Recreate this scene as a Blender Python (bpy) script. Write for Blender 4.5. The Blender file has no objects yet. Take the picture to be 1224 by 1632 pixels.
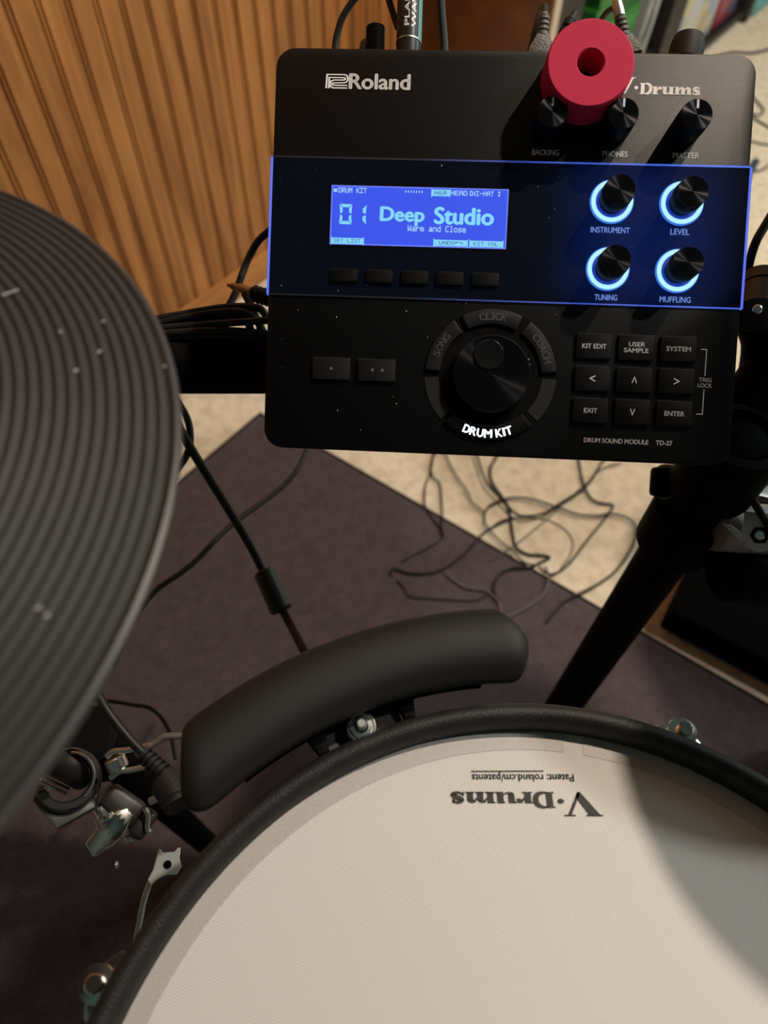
import bpy, bmesh, math, random
from mathutils import Vector, Matrix
random.seed(7)
S = bpy.context.scene
COL = S.collection
PI = math.pi

# ------------------------------------------------------------------ camera
RC = Matrix(((0.999657532, -0.0261690453, 0.0), (0.0216827371, 0.828280557, -0.559893899), (0.0146518888, 0.559702153, 0.828564314)))
CAMZ = 1.0
FPX = 1131.0
cam_d = bpy.data.cameras.new('camera')
cam = bpy.data.objects.new('camera', cam_d); COL.objects.link(cam)
cam.matrix_world = Matrix.Translation((0, 0, CAMZ)) @ RC.to_4x4()
cam_d.sensor_fit = 'VERTICAL'; cam_d.sensor_height = 36.0
cam_d.lens = FPX / 1632.0 * 36.0
cam_d.clip_start = 0.01; cam_d.clip_end = 50
cam_d.dof.use_dof = True
cam_d.dof.focus_distance = 0.375
cam_d.dof.aperture_fstop = 7.0
S.camera = cam

# ------------------------------------------------------------------ world, lamps, exposure
wd = bpy.data.worlds.new('room_air'); S.world = wd; wd.use_nodes = True
bg = wd.node_tree.nodes['Background']
bg.inputs[0].default_value = (0.70, 1.0, 0.88, 1); bg.inputs[1].default_value = 0.055

def lamp(name, loc, power, color, radius):
    l = bpy.data.lights.new(name, 'POINT'); l.energy = power; l.color = color; l.shadow_soft_size = radius
    o = bpy.data.objects.new(name, l); COL.objects.link(o); o.location = loc
    return o
lamp('ceiling_bulb', (0.97, 0.95, 2.50), 172, (1.0, 0.83, 0.66), 0.024)
lamp('ceiling_bulb', (1.28, 0.56, 2.48), 62, (0.97, 0.97, 0.92), 0.030)
wl = bpy.data.lights.new('cool_fill', 'AREA'); wl.shape = 'RECTANGLE'; wl.size = 0.9; wl.size_y = 1.2; wl.energy = 26; wl.color = (0.80, 1.0, 0.95)  # unseen fill lamp added to lift the shade with cool light
wo = bpy.data.objects.new('cool_fill', wl); COL.objects.link(wo); wo.location = (2.35, 1.55, 1.75)
wo.rotation_euler = (Vector((0.05, 0.1, 0.6)) - wo.location).to_track_quat('-Z', 'Y').to_euler()

S.view_settings.view_transform = 'Standard'
try: S.view_settings.look = 'None'
except Exception: pass
S.view_settings.gamma = 1.0
S.view_settings.use_curve_mapping = False
S.view_settings.exposure = 0.0

# ------------------------------------------------------------------ helpers
def cdir(px, py):
    return RC @ Vector(((px - 612.0) / FPX, -(py - 816.0) / FPX, -1.0))
def Z(px, py, z):                       # point of the line of sight at height z
    d = cdir(px, py); return Vector((0, 0, CAMZ)) + d * ((z - CAMZ) / d.z)
def D(px, py, dep):                     # point of the line of sight at a distance along the view
    return Vector((0, 0, CAMZ)) + cdir(px, py) * dep

def srgb(r, g, b):
    f = lambda c: (c / 255 / 12.92) if c / 255 <= 0.04045 else ((c / 255 + 0.055) / 1.055) ** 2.4
    return (f(r), f(g), f(b), 1)

class NT:
    def __init__(s, name):
        s.m = bpy.data.materials.new(name); s.m.use_nodes = True
        s.t = s.m.node_tree; s.b = s.t.nodes['Principled BSDF']; s.out = s.t.nodes['Material Output']
    def n(s, typ, **kw):
        x = s.t.nodes.new(typ)
        for k, v in kw.items():
            if k.startswith('i_'): x.inputs[k[2:]].default_value = v
            else: setattr(x, k, v)
        return x
    def l(s, a, b): s.t.links.new(a, b)

def pbr(name, col, rough=0.5, metal=0.0, bump=0.0, bscale=400.0, vary=0.0, vscale=60.0, spec=0.5, coat=0.0):
    N = NT(name); b = N.b
    c = tuple(col[:3]) + (1,)
    b.inputs['Base Color'].default_value = c
    b.inputs['Roughness'].default_value = rough; b.inputs['Metallic'].default_value = metal
    b.inputs['Specular IOR Level'].default_value = spec
    if coat: b.inputs['Coat Weight'].default_value = coat; b.inputs['Coat Roughness'].default_value = 0.1
    tc = N.n('ShaderNodeTexCoord')
    nz = N.n('ShaderNodeTexNoise'); nz.inputs['Scale'].default_value = vscale; nz.inputs['Detail'].default_value = 4
    N.l(tc.outputs['Object'], nz.inputs['Vector'])
    if vary:
        r = N.n('ShaderNodeValToRGB')
        r.color_ramp.elements[0].position = 0.3; r.color_ramp.elements[1].position = 0.7
        r.color_ramp.elements[0].color = tuple(x * (1 - vary) for x in c[:3]) + (1,)
        r.color_ramp.elements[1].color = tuple(min(1, x * (1 + vary)) for x in c[:3]) + (1,)
        N.l(nz.outputs['Fac'], r.inputs['Fac']); N.l(r.outputs['Color'], b.inputs['Base Color'])
    if bump:
        n2 = N.n('ShaderNodeTexNoise'); n2.inputs['Scale'].default_value = bscale; n2.inputs['Detail'].default_value = 3
        N.l(tc.outputs['Object'], n2.inputs['Vector'])
        bp = N.n('ShaderNodeBump'); bp.inputs['Strength'].default_value = bump; bp.inputs['Distance'].default_value = 0.001
        N.l(n2.outputs['Fac'], bp.inputs['Height']); N.l(bp.outputs['Normal'], b.inputs['Normal'])
    return N.m

def emit(name, col, strength, base=(0.01, 0.01, 0.01, 1)):
    N = NT(name); b = N.b
    b.inputs['Base Color'].default_value = base
    b.inputs['Emission Color'].default_value = tuple(col[:3]) + (1,); b.inputs['Emission Strength'].default_value = strength
    b.inputs['Roughness'].default_value = 0.3
    return N.m

# ---- mesh building
def newbm(): return bmesh.new()

def frame_from(d, up=Vector((0, 0, 1))):
    d = d.normalized()
    if abs(d.dot(up)) > 0.97: up = Vector((0, 1, 0)) if abs(d.y) < 0.9 else Vector((1, 0, 0))
    x = up.cross(d).normalized(); y = d.cross(x).normalized()
    return x, y, d

def box(bm, c, s, M=None, bev=0.0, seg=2):
    """box centre c, full size s, optional 3x3 orientation"""
    b2 = bmesh.new(); bmesh.ops.create_cube(b2, size=1.0)
    for v in b2.verts: v.co = Vector((v.co.x * s[0], v.co.y * s[1], v.co.z * s[2]))
    if bev: bmesh.ops.bevel(b2, geom=b2.edges[:], offset=bev, segments=seg, affect='EDGES', profile=0.5)
    T = (M.to_4x4() if M else Matrix.Identity(4)); T = Matrix.Translation(c) @ T
    merge(bm, b2, T)

def merge(bm, b2, T=Matrix.Identity(4)):
    me = bpy.data.meshes.new('t'); b2.to_mesh(me); b2.free(); me.transform(T); bm.from_mesh(me); bpy.data.meshes.remove(me)

def prism(bm, poly, z0, z1, bev=0.0, seg=2, T=None, holes=False):
    b2 = bmesh.new()
    vs = [b2.verts.new((p[0], p[1], z0)) for p in poly]
    f = b2.faces.new(vs)
    r = bmesh.ops.extrude_face_region(b2, geom=[f])
    top = [g for g in r['geom'] if isinstance(g, bmesh.types.BMVert)]
    for v in top: v.co.z = z1
    bmesh.ops.recalc_face_normals(b2, faces=b2.faces[:])
    if bev:
        es = [e for e in b2.edges if all(abs(v.co.z - z1) < 1e-9 for v in e.verts)]
        bmesh.ops.bevel(b2, geom=es, offset=bev, segments=seg, affect='EDGES', profile=0.5)
    merge(bm, b2, T or Matrix.Identity(4))

def rrect(cx, cy, w, h, r, n=6):
    out = []
    for (sx, sy, a0) in ((1, 1, 0), (-1, 1, PI / 2), (-1, -1, PI), (1, -1, 1.5 * PI)):
        for i in range(n + 1):
            a = a0 + PI / 2 * i / n
            out.append((cx + sx * (w / 2 - r) + r * math.cos(a), cy + sy * (h / 2 - r) + r * math.sin(a)))
    return out

def arcseg(cx, cy, r0, r1, a0, a1, n=24):
    a0, a1 = math.radians(a0), math.radians(a1)
    o = [(cx + r1 * math.cos(a0 + (a1 - a0) * i / n), cy + r1 * math.sin(a0 + (a1 - a0) * i / n)) for i in range(n + 1)]
    o += [(cx + r0 * math.cos(a1 + (a0 - a1) * i / n), cy + r0 * math.sin(a1 + (a0 - a1) * i / n)) for i in range(n + 1)]
    return o

def lathe(bm, prof, T=None, seg=64, a0=0.0, a1=2 * PI):
    """prof: list of (r, z); spun about z"""
    full = abs(a1 - a0 - 2 * PI) < 1e-6
    b2 = bmesh.new(); rings = []
    n = seg if full else seg + 1
    for (r, z) in prof:
        if r < 1e-7: rings.append([b2.verts.new((0, 0, z))])
        else: rings.append([b2.verts.new((r * math.cos(a0 + (a1 - a0) * i / seg), r * math.sin(a0 + (a1 - a0) * i / seg), z)) for i in range(n)])
    for A, B in zip(rings, rings[1:]):
        m = seg
        for i in range(m):
            j = (i + 1) % n
            if len(A) == 1 and len(B) == 1: continue
            if len(A) == 1: b2.faces.new((A[0], B[i], B[j]))
            elif len(B) == 1: b2.faces.new((A[i], A[j], B[0]))
            else: b2.faces.new((A[i], A[j], B[j], B[i]))
    bmesh.ops.recalc_face_normals(b2, faces=b2.faces[:])
    merge(bm, b2, T or Matrix.Identity(4))

def TR(origin, zaxis, xhint=None):
    z = Vector(zaxis).normalized()
    if xhint is None:
        x, y, _ = frame_from(z)
    else:
        x = Vector(xhint) - z * Vector(xhint).dot(z); x.normalize(); y = z.cross(x)
    M = Matrix((x, y, z)).transposed().to_4x4()
    return Matrix.Translation(origin) @ M

def cyl(bm, a, b, r, r2=None, seg=24, bev=0.0):
    a, b = Vector(a), Vector(b); L = (b - a).length; r2 = r if r2 is None else r2
    if bev: prof = [(0, 0), (r - bev, 0), (r, bev), (r2, L - bev), (r2 - bev, L), (0, L)]
    else: prof = [(0, 0), (r, 0), (r2, L), (0, L)]
    lathe(bm, prof, TR(a, b - a), seg)

def smoothpath(pts, n=8):
    pts = [Vector(p) for p in pts]
    if len(pts) < 3: return pts
    out = []
    P = [pts[0] * 2 - pts[1]] + pts + [pts[-1] * 2 - pts[-2]]
    for i in range(1, len(P) - 2):
        p0, p1, p2, p3 = P[i - 1], P[i], P[i + 1], P[i + 2]
        for k in range(n):
            t = k / n
            out.append(0.5 * ((2 * p1) + (p2 - p0) * t + (2 * p0 - 5 * p1 + 4 * p2 - p3) * t * t + (3 * p1 - p0 - 3 * p2 + p3) * t ** 3))
    out.append(pts[-1]); return out

def tube(bm, pts, r, n=8, seg=10, smooth=True, rads=None):
    path = smoothpath(pts, n) if smooth else [Vector(p) for p in pts]
    b2 = bmesh.new(); rings = []; up = Vector((0, 0, 1)); x = None
    N = len(path)
    for i, p in enumerate(path):
        d = (path[min(i + 1, N - 1)] - path[max(i - 1, 0)]).normalized()
        if x is None: x, y, _ = frame_from(d)
        else:
            x = (x - d * x.dot(d)).normalized(); y = d.cross(x)
        rr = r if rads is None else rads[min(int(i / max(1, N - 1) * (len(rads) - 1) + 0.5), len(rads) - 1)]
        rings.append([b2.verts.new(p + x * (rr * math.cos(2 * PI * k / seg)) + y * (rr * math.sin(2 * PI * k / seg))) for k in range(seg)])
    for A, B in zip(rings, rings[1:]):
        for k in range(seg): b2.faces.new((A[k], A[(k + 1) % seg], B[(k + 1) % seg], B[k]))
    b2.faces.new(rings[0][::-1]); b2.faces.new(rings[-1])
    bmesh.ops.recalc_face_normals(b2, faces=b2.faces[:])
    merge(bm, b2)

def stroke(bm, pts, w, z=0.0, T=None, n=1):
    """flat ribbon along 2-D points"""
    P = [Vector((p[0], p[1], 0)) for p in pts]
    if n > 1: P = smoothpath(P, n)
    b2 = bmesh.new(); L = []; Rr = []
    for i, p in enumerate(P):
        d0 = (p - P[i - 1]).normalized() if i else (P[1] - p).normalized()
        d1 = (P[i + 1] - p).normalized() if i < len(P) - 1 else d0
        d = (d0 + d1).normalized(); nn = Vector((-d.y, d.x, 0))
        k = min(2.0, 1.0 / max(0.3, nn.dot(Vector((-d1.y, d1.x, 0)))))
        ww = (w(i / (len(P) - 1)) if callable(w) else w) / 2 * k
        a = p + nn * ww; b = p - nn * ww
        L.append(b2.verts.new((a.x, a.y, z))); Rr.append(b2.verts.new((b.x, b.y, z)))
    for i in range(len(P) - 1): b2.faces.new((L[i], Rr[i], Rr[i + 1], L[i + 1]))
    bmesh.ops.recalc_face_normals(b2, faces=b2.faces[:])
    for f in b2.faces:
        if f.normal.z < 0: f.normal_flip()
    merge(bm, b2, T or Matrix.Identity(4))

def flat(bm, poly, z=0.0, T=None):
    b2 = bmesh.new(); f = b2.faces.new([b2.verts.new((p[0], p[1], z)) for p in poly])
    f.normal_update()
    if f.normal.z < 0: f.normal_flip()
    merge(bm, b2, T or Matrix.Identity(4))

def obj(name, bm, m, parent=None, smooth=True, ang=35, label=None):
    me = bpy.data.meshes.new(name); bm.normal_update(); bm.to_mesh(me); bm.free()
    rt = parent
    while rt is not None and rt.parent is not None: rt = rt.parent
    if parent is not None and rt.name not in LOCAL:
        me.transform(Matrix.Translation(-Vector(root_loc(parent))))
    me.materials.append(m)
    o = bpy.data.objects.new(name, me); COL.objects.link(o)
    if parent is not None: o.parent = parent
    if smooth and len(me.polygons):
        me.polygons.foreach_set('use_smooth', [True] * len(me.polygons))
        try: me.set_sharp_from_angle(angle=math.radians(ang))
        except Exception: pass
    if label: o['label'] = label
    return o

LOCS = {}
LOCAL = set()      # things whose parts are written in the thing's own axes
def root_loc(o):
    while o is not None:
        if o.name in LOCS: return LOCS[o.name]
        o = o.parent
    return (0, 0, 0)
def thing(name, label, cat, loc=(0, 0, 0), group=None):
    o = bpy.data.objects.new(name, None); COL.objects.link(o); o.empty_display_size = 0.02
    o.location = loc; LOCS[o.name] = tuple(loc)
    o['label'] = label; o['category'] = cat
    if group: o['group'] = group
    return o
def single(name, bm, m, label, cat, group=None, kind=None, **kw):
    """a thing that is one mesh: origin moved to its lowest middle point"""
    o = obj(name, bm, m, None, **kw)
    vs = [v.co for v in o.data.vertices]
    c = Vector((sum(v.x for v in vs) / len(vs), sum(v.y for v in vs) / len(vs), min(v.z for v in vs)))
    o.data.transform(Matrix.Translation(-c)); o.location = c
    o['label'] = label; o['category'] = cat
    if group: o['group'] = group
    if kind: o['kind'] = kind
    return o
def struct(name, bm, m, **kw):
    o = obj(name, bm, m, None, **kw); o['kind'] = 'structure'; return o

_font = None
def text_bm(body, bold=0.0):
    cu = bpy.data.curves.new('txt', 'FONT'); cu.body = body; cu.size = 1.0; cu.offset = bold; cu.resolution_u = 4
    cu.align_x = 'LEFT'
    o = bpy.data.objects.new('txt', cu); COL.objects.link(o)
    bpy.context.view_layer.update()
    dg = bpy.context.evaluated_depsgraph_get()
    me = bpy.data.meshes.new_from_object(o.evaluated_get(dg))
    bpy.data.objects.remove(o); bpy.data.curves.remove(cu)
    b = bmesh.new(); b.from_mesh(me); bpy.data.meshes.remove(me)
    return b
def text(bm, body, cx, cy, w, h, z=0.0, bold=0.012, rot=0.0, T=None):
    """lettering fitted into a w x h box centred at (cx, cy)"""
    b = text_bm(body, 0.0)
    xs = [v.co.x for v in b.verts]; ys = [v.co.y for v in b.verts]
    x0, x1, y0, y1 = min(xs), max(xs), min(ys), max(ys)
    sx = w / (x1 - x0) if w else h / (y1 - y0); sy = h / (y1 - y0) if h else sx
    for v in b.verts: v.co = Vector(((v.co.x - (x0 + x1) / 2) * sx, (v.co.y - (y0 + y1) / 2) * sy, 0))
    M = Matrix.Translation((cx, cy, z)) @ Matrix.Rotation(rot, 4, 'Z')
    me = bpy.data.meshes.new('t'); b.to_mesh(me); b.free()
    dd = bold * sy                       # heavier weight: the outline laid over itself with small shifts
    for ox, oy in ((0, 0),) if not bold else ((-dd, 0), (dd, 0), (0, dd * 0.7), (0, -dd * 0.7)):
        b3 = bmesh.new(); b3.from_mesh(me)
        merge(bm, b3, (T or Matrix.Identity(4)) @ M @ Matrix.Translation((ox, oy, 0)))
    bpy.data.meshes.remove(me)
def arc_text(bm, body, cx, cy, r, a_mid, h, z=0.0, bold=0.02, inward=False, step=None):
    """letters placed along an arc"""
    ch = list(body); wid = {' ': 0.35, 'I': 0.4, 'M': 1.12}
    ws = [wid.get(c, 0.9) * h for c in ch]; tot = sum(ws); a = -tot / 2
    for c, w in zip(ch, ws):
        mid = a + w / 2; a += w
        if c == ' ': continue
        if not inward:
            ang = math.radians(a_mid) - mid / r; rot = ang - PI / 2
        else:
            ang = math.radians(a_mid) + mid / r; rot = ang + PI / 2
        gw = h * 0.2 if c == 'I' else w * 0.86
        text(bm, c, cx + r * math.cos(ang), cy + r * math.sin(ang), gw, h, z, bold, rot)

# ------------------------------------------------------------------ materials
M = {}
M['black_plastic'] = pbr('black_plastic', (0.012, 0.012, 0.0125), 0.46, bump=0.12, bscale=2500)
M['panel'] = pbr('matte_black_panel', (0.0022, 0.0022, 0.0027), 0.40, bump=0.15, bscale=3000, spec=0.27)
M['glass'] = pbr('glossy_black_panel', (0.004, 0.006, 0.012), 0.25, spec=0.25, bump=0.03, bscale=900)
def glass_mat():  # haze of the ring lights painted in as blue emission fading outward
    N = NT('glossy_panel_painted_glow'); b = N.b
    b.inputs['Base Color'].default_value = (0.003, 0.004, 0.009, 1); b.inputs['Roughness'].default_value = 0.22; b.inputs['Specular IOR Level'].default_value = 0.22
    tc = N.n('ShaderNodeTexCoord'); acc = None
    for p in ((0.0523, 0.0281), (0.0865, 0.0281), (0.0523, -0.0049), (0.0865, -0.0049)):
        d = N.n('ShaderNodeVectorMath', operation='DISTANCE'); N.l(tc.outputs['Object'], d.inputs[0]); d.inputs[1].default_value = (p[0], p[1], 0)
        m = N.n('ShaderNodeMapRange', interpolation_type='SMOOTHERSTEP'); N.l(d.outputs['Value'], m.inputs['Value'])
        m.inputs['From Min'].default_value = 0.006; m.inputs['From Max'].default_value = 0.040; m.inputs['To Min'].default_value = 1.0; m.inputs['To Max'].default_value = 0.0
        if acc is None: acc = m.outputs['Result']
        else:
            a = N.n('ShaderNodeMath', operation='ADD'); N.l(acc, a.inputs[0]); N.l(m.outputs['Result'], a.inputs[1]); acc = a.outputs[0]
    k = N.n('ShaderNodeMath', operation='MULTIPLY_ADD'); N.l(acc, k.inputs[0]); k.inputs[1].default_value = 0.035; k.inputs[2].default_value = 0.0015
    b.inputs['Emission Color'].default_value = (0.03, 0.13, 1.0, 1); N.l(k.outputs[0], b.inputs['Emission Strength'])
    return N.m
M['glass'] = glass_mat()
M['button'] = pbr('black_rubber_button', (0.002, 0.002, 0.0025), 0.6, spec=0.12)
M['arc_button'] = pbr('smoke_grey_button', (0.007, 0.007, 0.008), 0.55, spec=0.2)
M['ring_inlay'] = pbr('grey_inlay', (0.016, 0.016, 0.016), 0.45, spec=0.25)
M['gap'] = pbr('dark_gap', (0.002, 0.002, 0.002), 0.9, spec=0.1)
M['knob'] = pbr('black_knob', (0.004, 0.004, 0.005), 0.45, spec=0.25)
M['print_white'] = pbr('white_print', srgb(246, 244, 246), 0.5)
M['print_grey'] = pbr('grey_print', srgb(205, 205, 212), 0.55)
M['print_dim'] = pbr('dim_grey_print', srgb(92, 92, 97), 0.6)
M['print_black'] = pbr('black_print', (0.02, 0.018, 0.018), 0.7)
M['rubber'] = pbr('black_rubber', (0.012, 0.0112, 0.0112), 0.55, bump=0.35, bscale=1100, vary=0.25, vscale=90, spec=0.35)
M['rubber_smooth'] = pbr('smooth_black_rubber', (0.0075, 0.007, 0.007), 0.62, spec=0.3, bump=0.08, bscale=1500)
M['cable'] = pbr('black_cable', (0.007, 0.007, 0.007), 0.5, spec=0.3)
M['cable_grey'] = pbr('grey_brown_cable', (0.10, 0.085, 0.08), 0.5)
M['rack'] = pbr('black_steel', (0.003, 0.003, 0.0035), 0.7, spec=0.07)
M['chrome'] = pbr('chrome', (0.88, 0.88, 0.86), 0.20, 1.0, vary=0.05)
M['steel'] = pbr('dull_steel', (0.62, 0.62, 0.60), 0.35, 1.0, vary=0.08)
M['grey_metal'] = pbr('grey_painted_metal', (0.70, 0.66, 0.58), 0.5)
M['pale_plate'] = pbr('pale_metal_plate', (0.78, 0.70, 0.69), 0.4, 0.2)
M['brass'] = pbr('gold_plug', (0.45, 0.27, 0.12), 0.4, 0.6)
M['pink'] = pbr('pink_foam', srgb(192, 33, 72), 0.75, bump=0.08, bscale=1500, spec=0.3)
M['led'] = emit('led_ring_light', (0.42, 0.80, 1.0), 1.15)
M['led_blue'] = emit('led_ring_blue_edge', (0.05, 0.22, 0.85), 0.9)
M['led_deep'] = emit('led_inner_mesh_glow', (0.015, 0.05, 0.42), 0.8)
M['led_white'] = emit('lit_lettering', (0.75, 0.87, 1.0), 3.2)
M['print_blue'] = emit('backlit_lettering', (0.18, 0.31, 0.85), 0.75)
M['lcd'] = emit('lcd_backlight', (0.040, 0.088, 0.82), 1.0)
M['lcd_edge'] = emit('lcd_edge_glow', (0.15, 0.22, 0.98), 1.0)
M['lcd_ink'] = emit('lcd_bright_pixels', (0.22, 0.66, 0.95), 1.0)
M['lcd_pale'] = emit('lcd_pale_pixels', (0.36, 0.60, 0.98), 1.0)
M['lcd_dark'] = emit('lcd_dark_pixels', (0.04, 0.10, 0.30), 1.0)

def strip_mat():
    N = NT('light_guide_edge'); b = N.b
    b.inputs['Base Color'].default_value = (0.01, 0.01, 0.02, 1)
    tc = N.n('ShaderNodeTexCoord'); sp = N.n('ShaderNodeSeparateXYZ'); N.l(tc.outputs['Object'], sp.inputs[0])
    mr = N.n('ShaderNodeMapRange'); N.l(sp.outputs['X'], mr.inputs['Value'])
    mr.inputs['From Min'].default_value = -0.045; mr.inputs['From Max'].default_value = 0.09
    mr.inputs['To Min'].default_value = 0.0; mr.inputs['To Max'].default_value = 0.85
    b.inputs['Emission Color'].default_value = (0.075, 0.17, 0.95, 1)
    N.l(mr.outputs['Result'], b.inputs['Emission Strength'])
    return N.m
M['guide'] = strip_mat()
M['guide_end'] = emit('light_guide_end', (0.11, 0.18, 0.90), 0.95)

def knob_top_mat():
    N = NT('spun_black_metal'); b = N.b
    b.inputs['Base Color'].default_value = (0.022, 0.022, 0.026, 1); b.inputs['Metallic'].default_value = 0.9
    b.inputs['Roughness'].default_value = 0.22
    b.inputs['Anisotropic'].default_value = 0.97
    tg = N.n('ShaderNodeTangent'); tg.direction_type = 'RADIAL'; tg.axis = 'Z'
    N.l(tg.outputs['Tangent'], b.inputs['Tangent'])
    return N.m
M['spun'] = knob_top_mat()

def head_mat():
    N = NT('white_mesh_fabric'); b = N.b
    tc = N.n('ShaderNodeTexCoord'); mp = N.n('ShaderNodeMapping'); N.l(tc.outputs['Object'], mp.inputs['Vector'])
    mp.inputs['Rotation'].default_value = (0, 0, 0.32)
    w = []
    for d in ('X', 'Y'):
        x = N.n('ShaderNodeTexWave', wave_type='BANDS', bands_direction=d, wave_profile='SIN')
        x.inputs['Scale'].default_value = 2 * PI / 20 / 0.00105; x.inputs['Distortion'].default_value = 0.15
        N.l(mp.outputs['Vector'], x.inputs['Vector']); w.append(x)
    mul = N.n('ShaderNodeMath', operation='MAXIMUM'); N.l(w[0].outputs['Fac'], mul.inputs[0]); N.l(w[1].outputs['Fac'], mul.inputs[1])
    r = N.n('ShaderNodeValToRGB'); N.l(mul.outputs[0], r.inputs['Fac'])
    r.color_ramp.elements[0].color = (0.46, 0.445, 0.42, 1); r.color_ramp.elements[1].color = (0.60, 0.585, 0.56, 1)
    r.color_ramp.elements[0].position = 0.2; r.color_ramp.elements[1].position = 0.85
    N.l(r.outputs['Color'], b.inputs['Base Color'])
    b.inputs['Roughness'].default_value = 0.55; b.inputs['Specular IOR Level'].default_value = 0.3
    bp = N.n('ShaderNodeBump'); bp.inputs['Strength'].default_value = 0.35; bp.inputs['Distance'].default_value = 0.0004
    N.l(mul.outputs[0], bp.inputs['Height']); N.l(bp.outputs['Normal'], b.inputs['Normal'])
    return N.m
M['head'] = head_mat()
def band_mat():
    N = NT('grey_halftone_print'); b = N.b
    tc = N.n('ShaderNodeTexCoord')
    v = N.n('ShaderNodeTexVoronoi'); v.inputs['Scale'].default_value = 1500; N.l(tc.outputs['Object'], v.inputs['Vector'])
    r = N.n('ShaderNodeValToRGB'); N.l(v.outputs['Distance'], r.inputs['Fac'])
    r.color_ramp.elements[0].color = (0.34, 0.32, 0.31, 1); r.color_ramp.elements[1].color = (0.42, 0.395, 0.38, 1)
    r.color_ramp.elements[0].position = 0.1; r.color_ramp.elements[1].position = 0.6
    N.l(r.outputs['Color'], b.inputs['Base Color']); b.inputs['Roughness'].default_value = 0.5
    return N.m
M['band'] = band_mat()

def carpet_mat(name, c0, c1, c2, sc=320, bump=0.8):
    N = NT(name); b = N.b
    tc = N.n('ShaderNodeTexCoord')
    n1 = N.n('ShaderNodeTexNoise'); n1.inputs['Scale'].default_value = sc; n1.inputs['Detail'].default_value = 5; n1.inputs['Roughness'].default_value = 0.7
    n2 = N.n('ShaderNodeTexNoise'); n2.inputs['Scale'].default_value = sc / 7; n2.inputs['Detail'].default_value = 4
    N.l(tc.outputs['Object'], n1.inputs['Vector']); N.l(tc.outputs['Object'], n2.inputs['Vector'])
    r = N.n('ShaderNodeValToRGB'); N.l(n1.outputs['Fac'], r.inputs['Fac'])
    r.color_ramp.elements[0].position = 0.3; r.color_ramp.elements[1].position = 0.7
    r.color_ramp.elements[0].color = c0; r.color_ramp.elements[1].color = c1
    mx = N.n('ShaderNodeMixRGB', blend_type='MIX')
    r2 = N.n('ShaderNodeValToRGB'); N.l(n2.outputs['Fac'], r2.inputs['Fac'])
    r2.color_ramp.elements[0].position = 0.4; r2.color_ramp.elements[1].position = 0.75
    r2.color_ramp.elements[0].color = (0, 0, 0, 1); r2.color_ramp.elements[1].color = (0.85, 0.85, 0.85, 1)
    N.l(r2.outputs['Color'], mx.inputs['Fac']); N.l(r.outputs['Color'], mx.inputs[1]); mx.inputs[2].default_value = c2
    N.l(mx.outputs['Color'], b.inputs['Base Color'])
    b.inputs['Roughness'].default_value = 0.95; b.inputs['Specular IOR Level'].default_value = 0.1
    bp = N.n('ShaderNodeBump'); bp.inputs['Strength'].default_value = bump; bp.inputs['Distance'].default_value = 0.004
    N.l(n1.outputs['Fac'], bp.inputs['Height']); N.l(bp.outputs['Normal'], b.inputs['Normal'])
    return N.m
M['carpet'] = carpet_mat('beige_carpet', (0.66, 0.53, 0.39, 1), (0.98, 0.86, 0.68, 1), (0.58, 0.46, 0.33, 1))
M['rug'] = carpet_mat('dark_plum_rug', (0.052, 0.039, 0.044, 1), (0.155, 0.117, 0.128, 1), (0.078, 0.057, 0.061, 1), sc=420)
M['rug_edge'] = pbr('rug_binding', (0.012, 0.010, 0.010), 0.9, spec=0.1)

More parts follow.
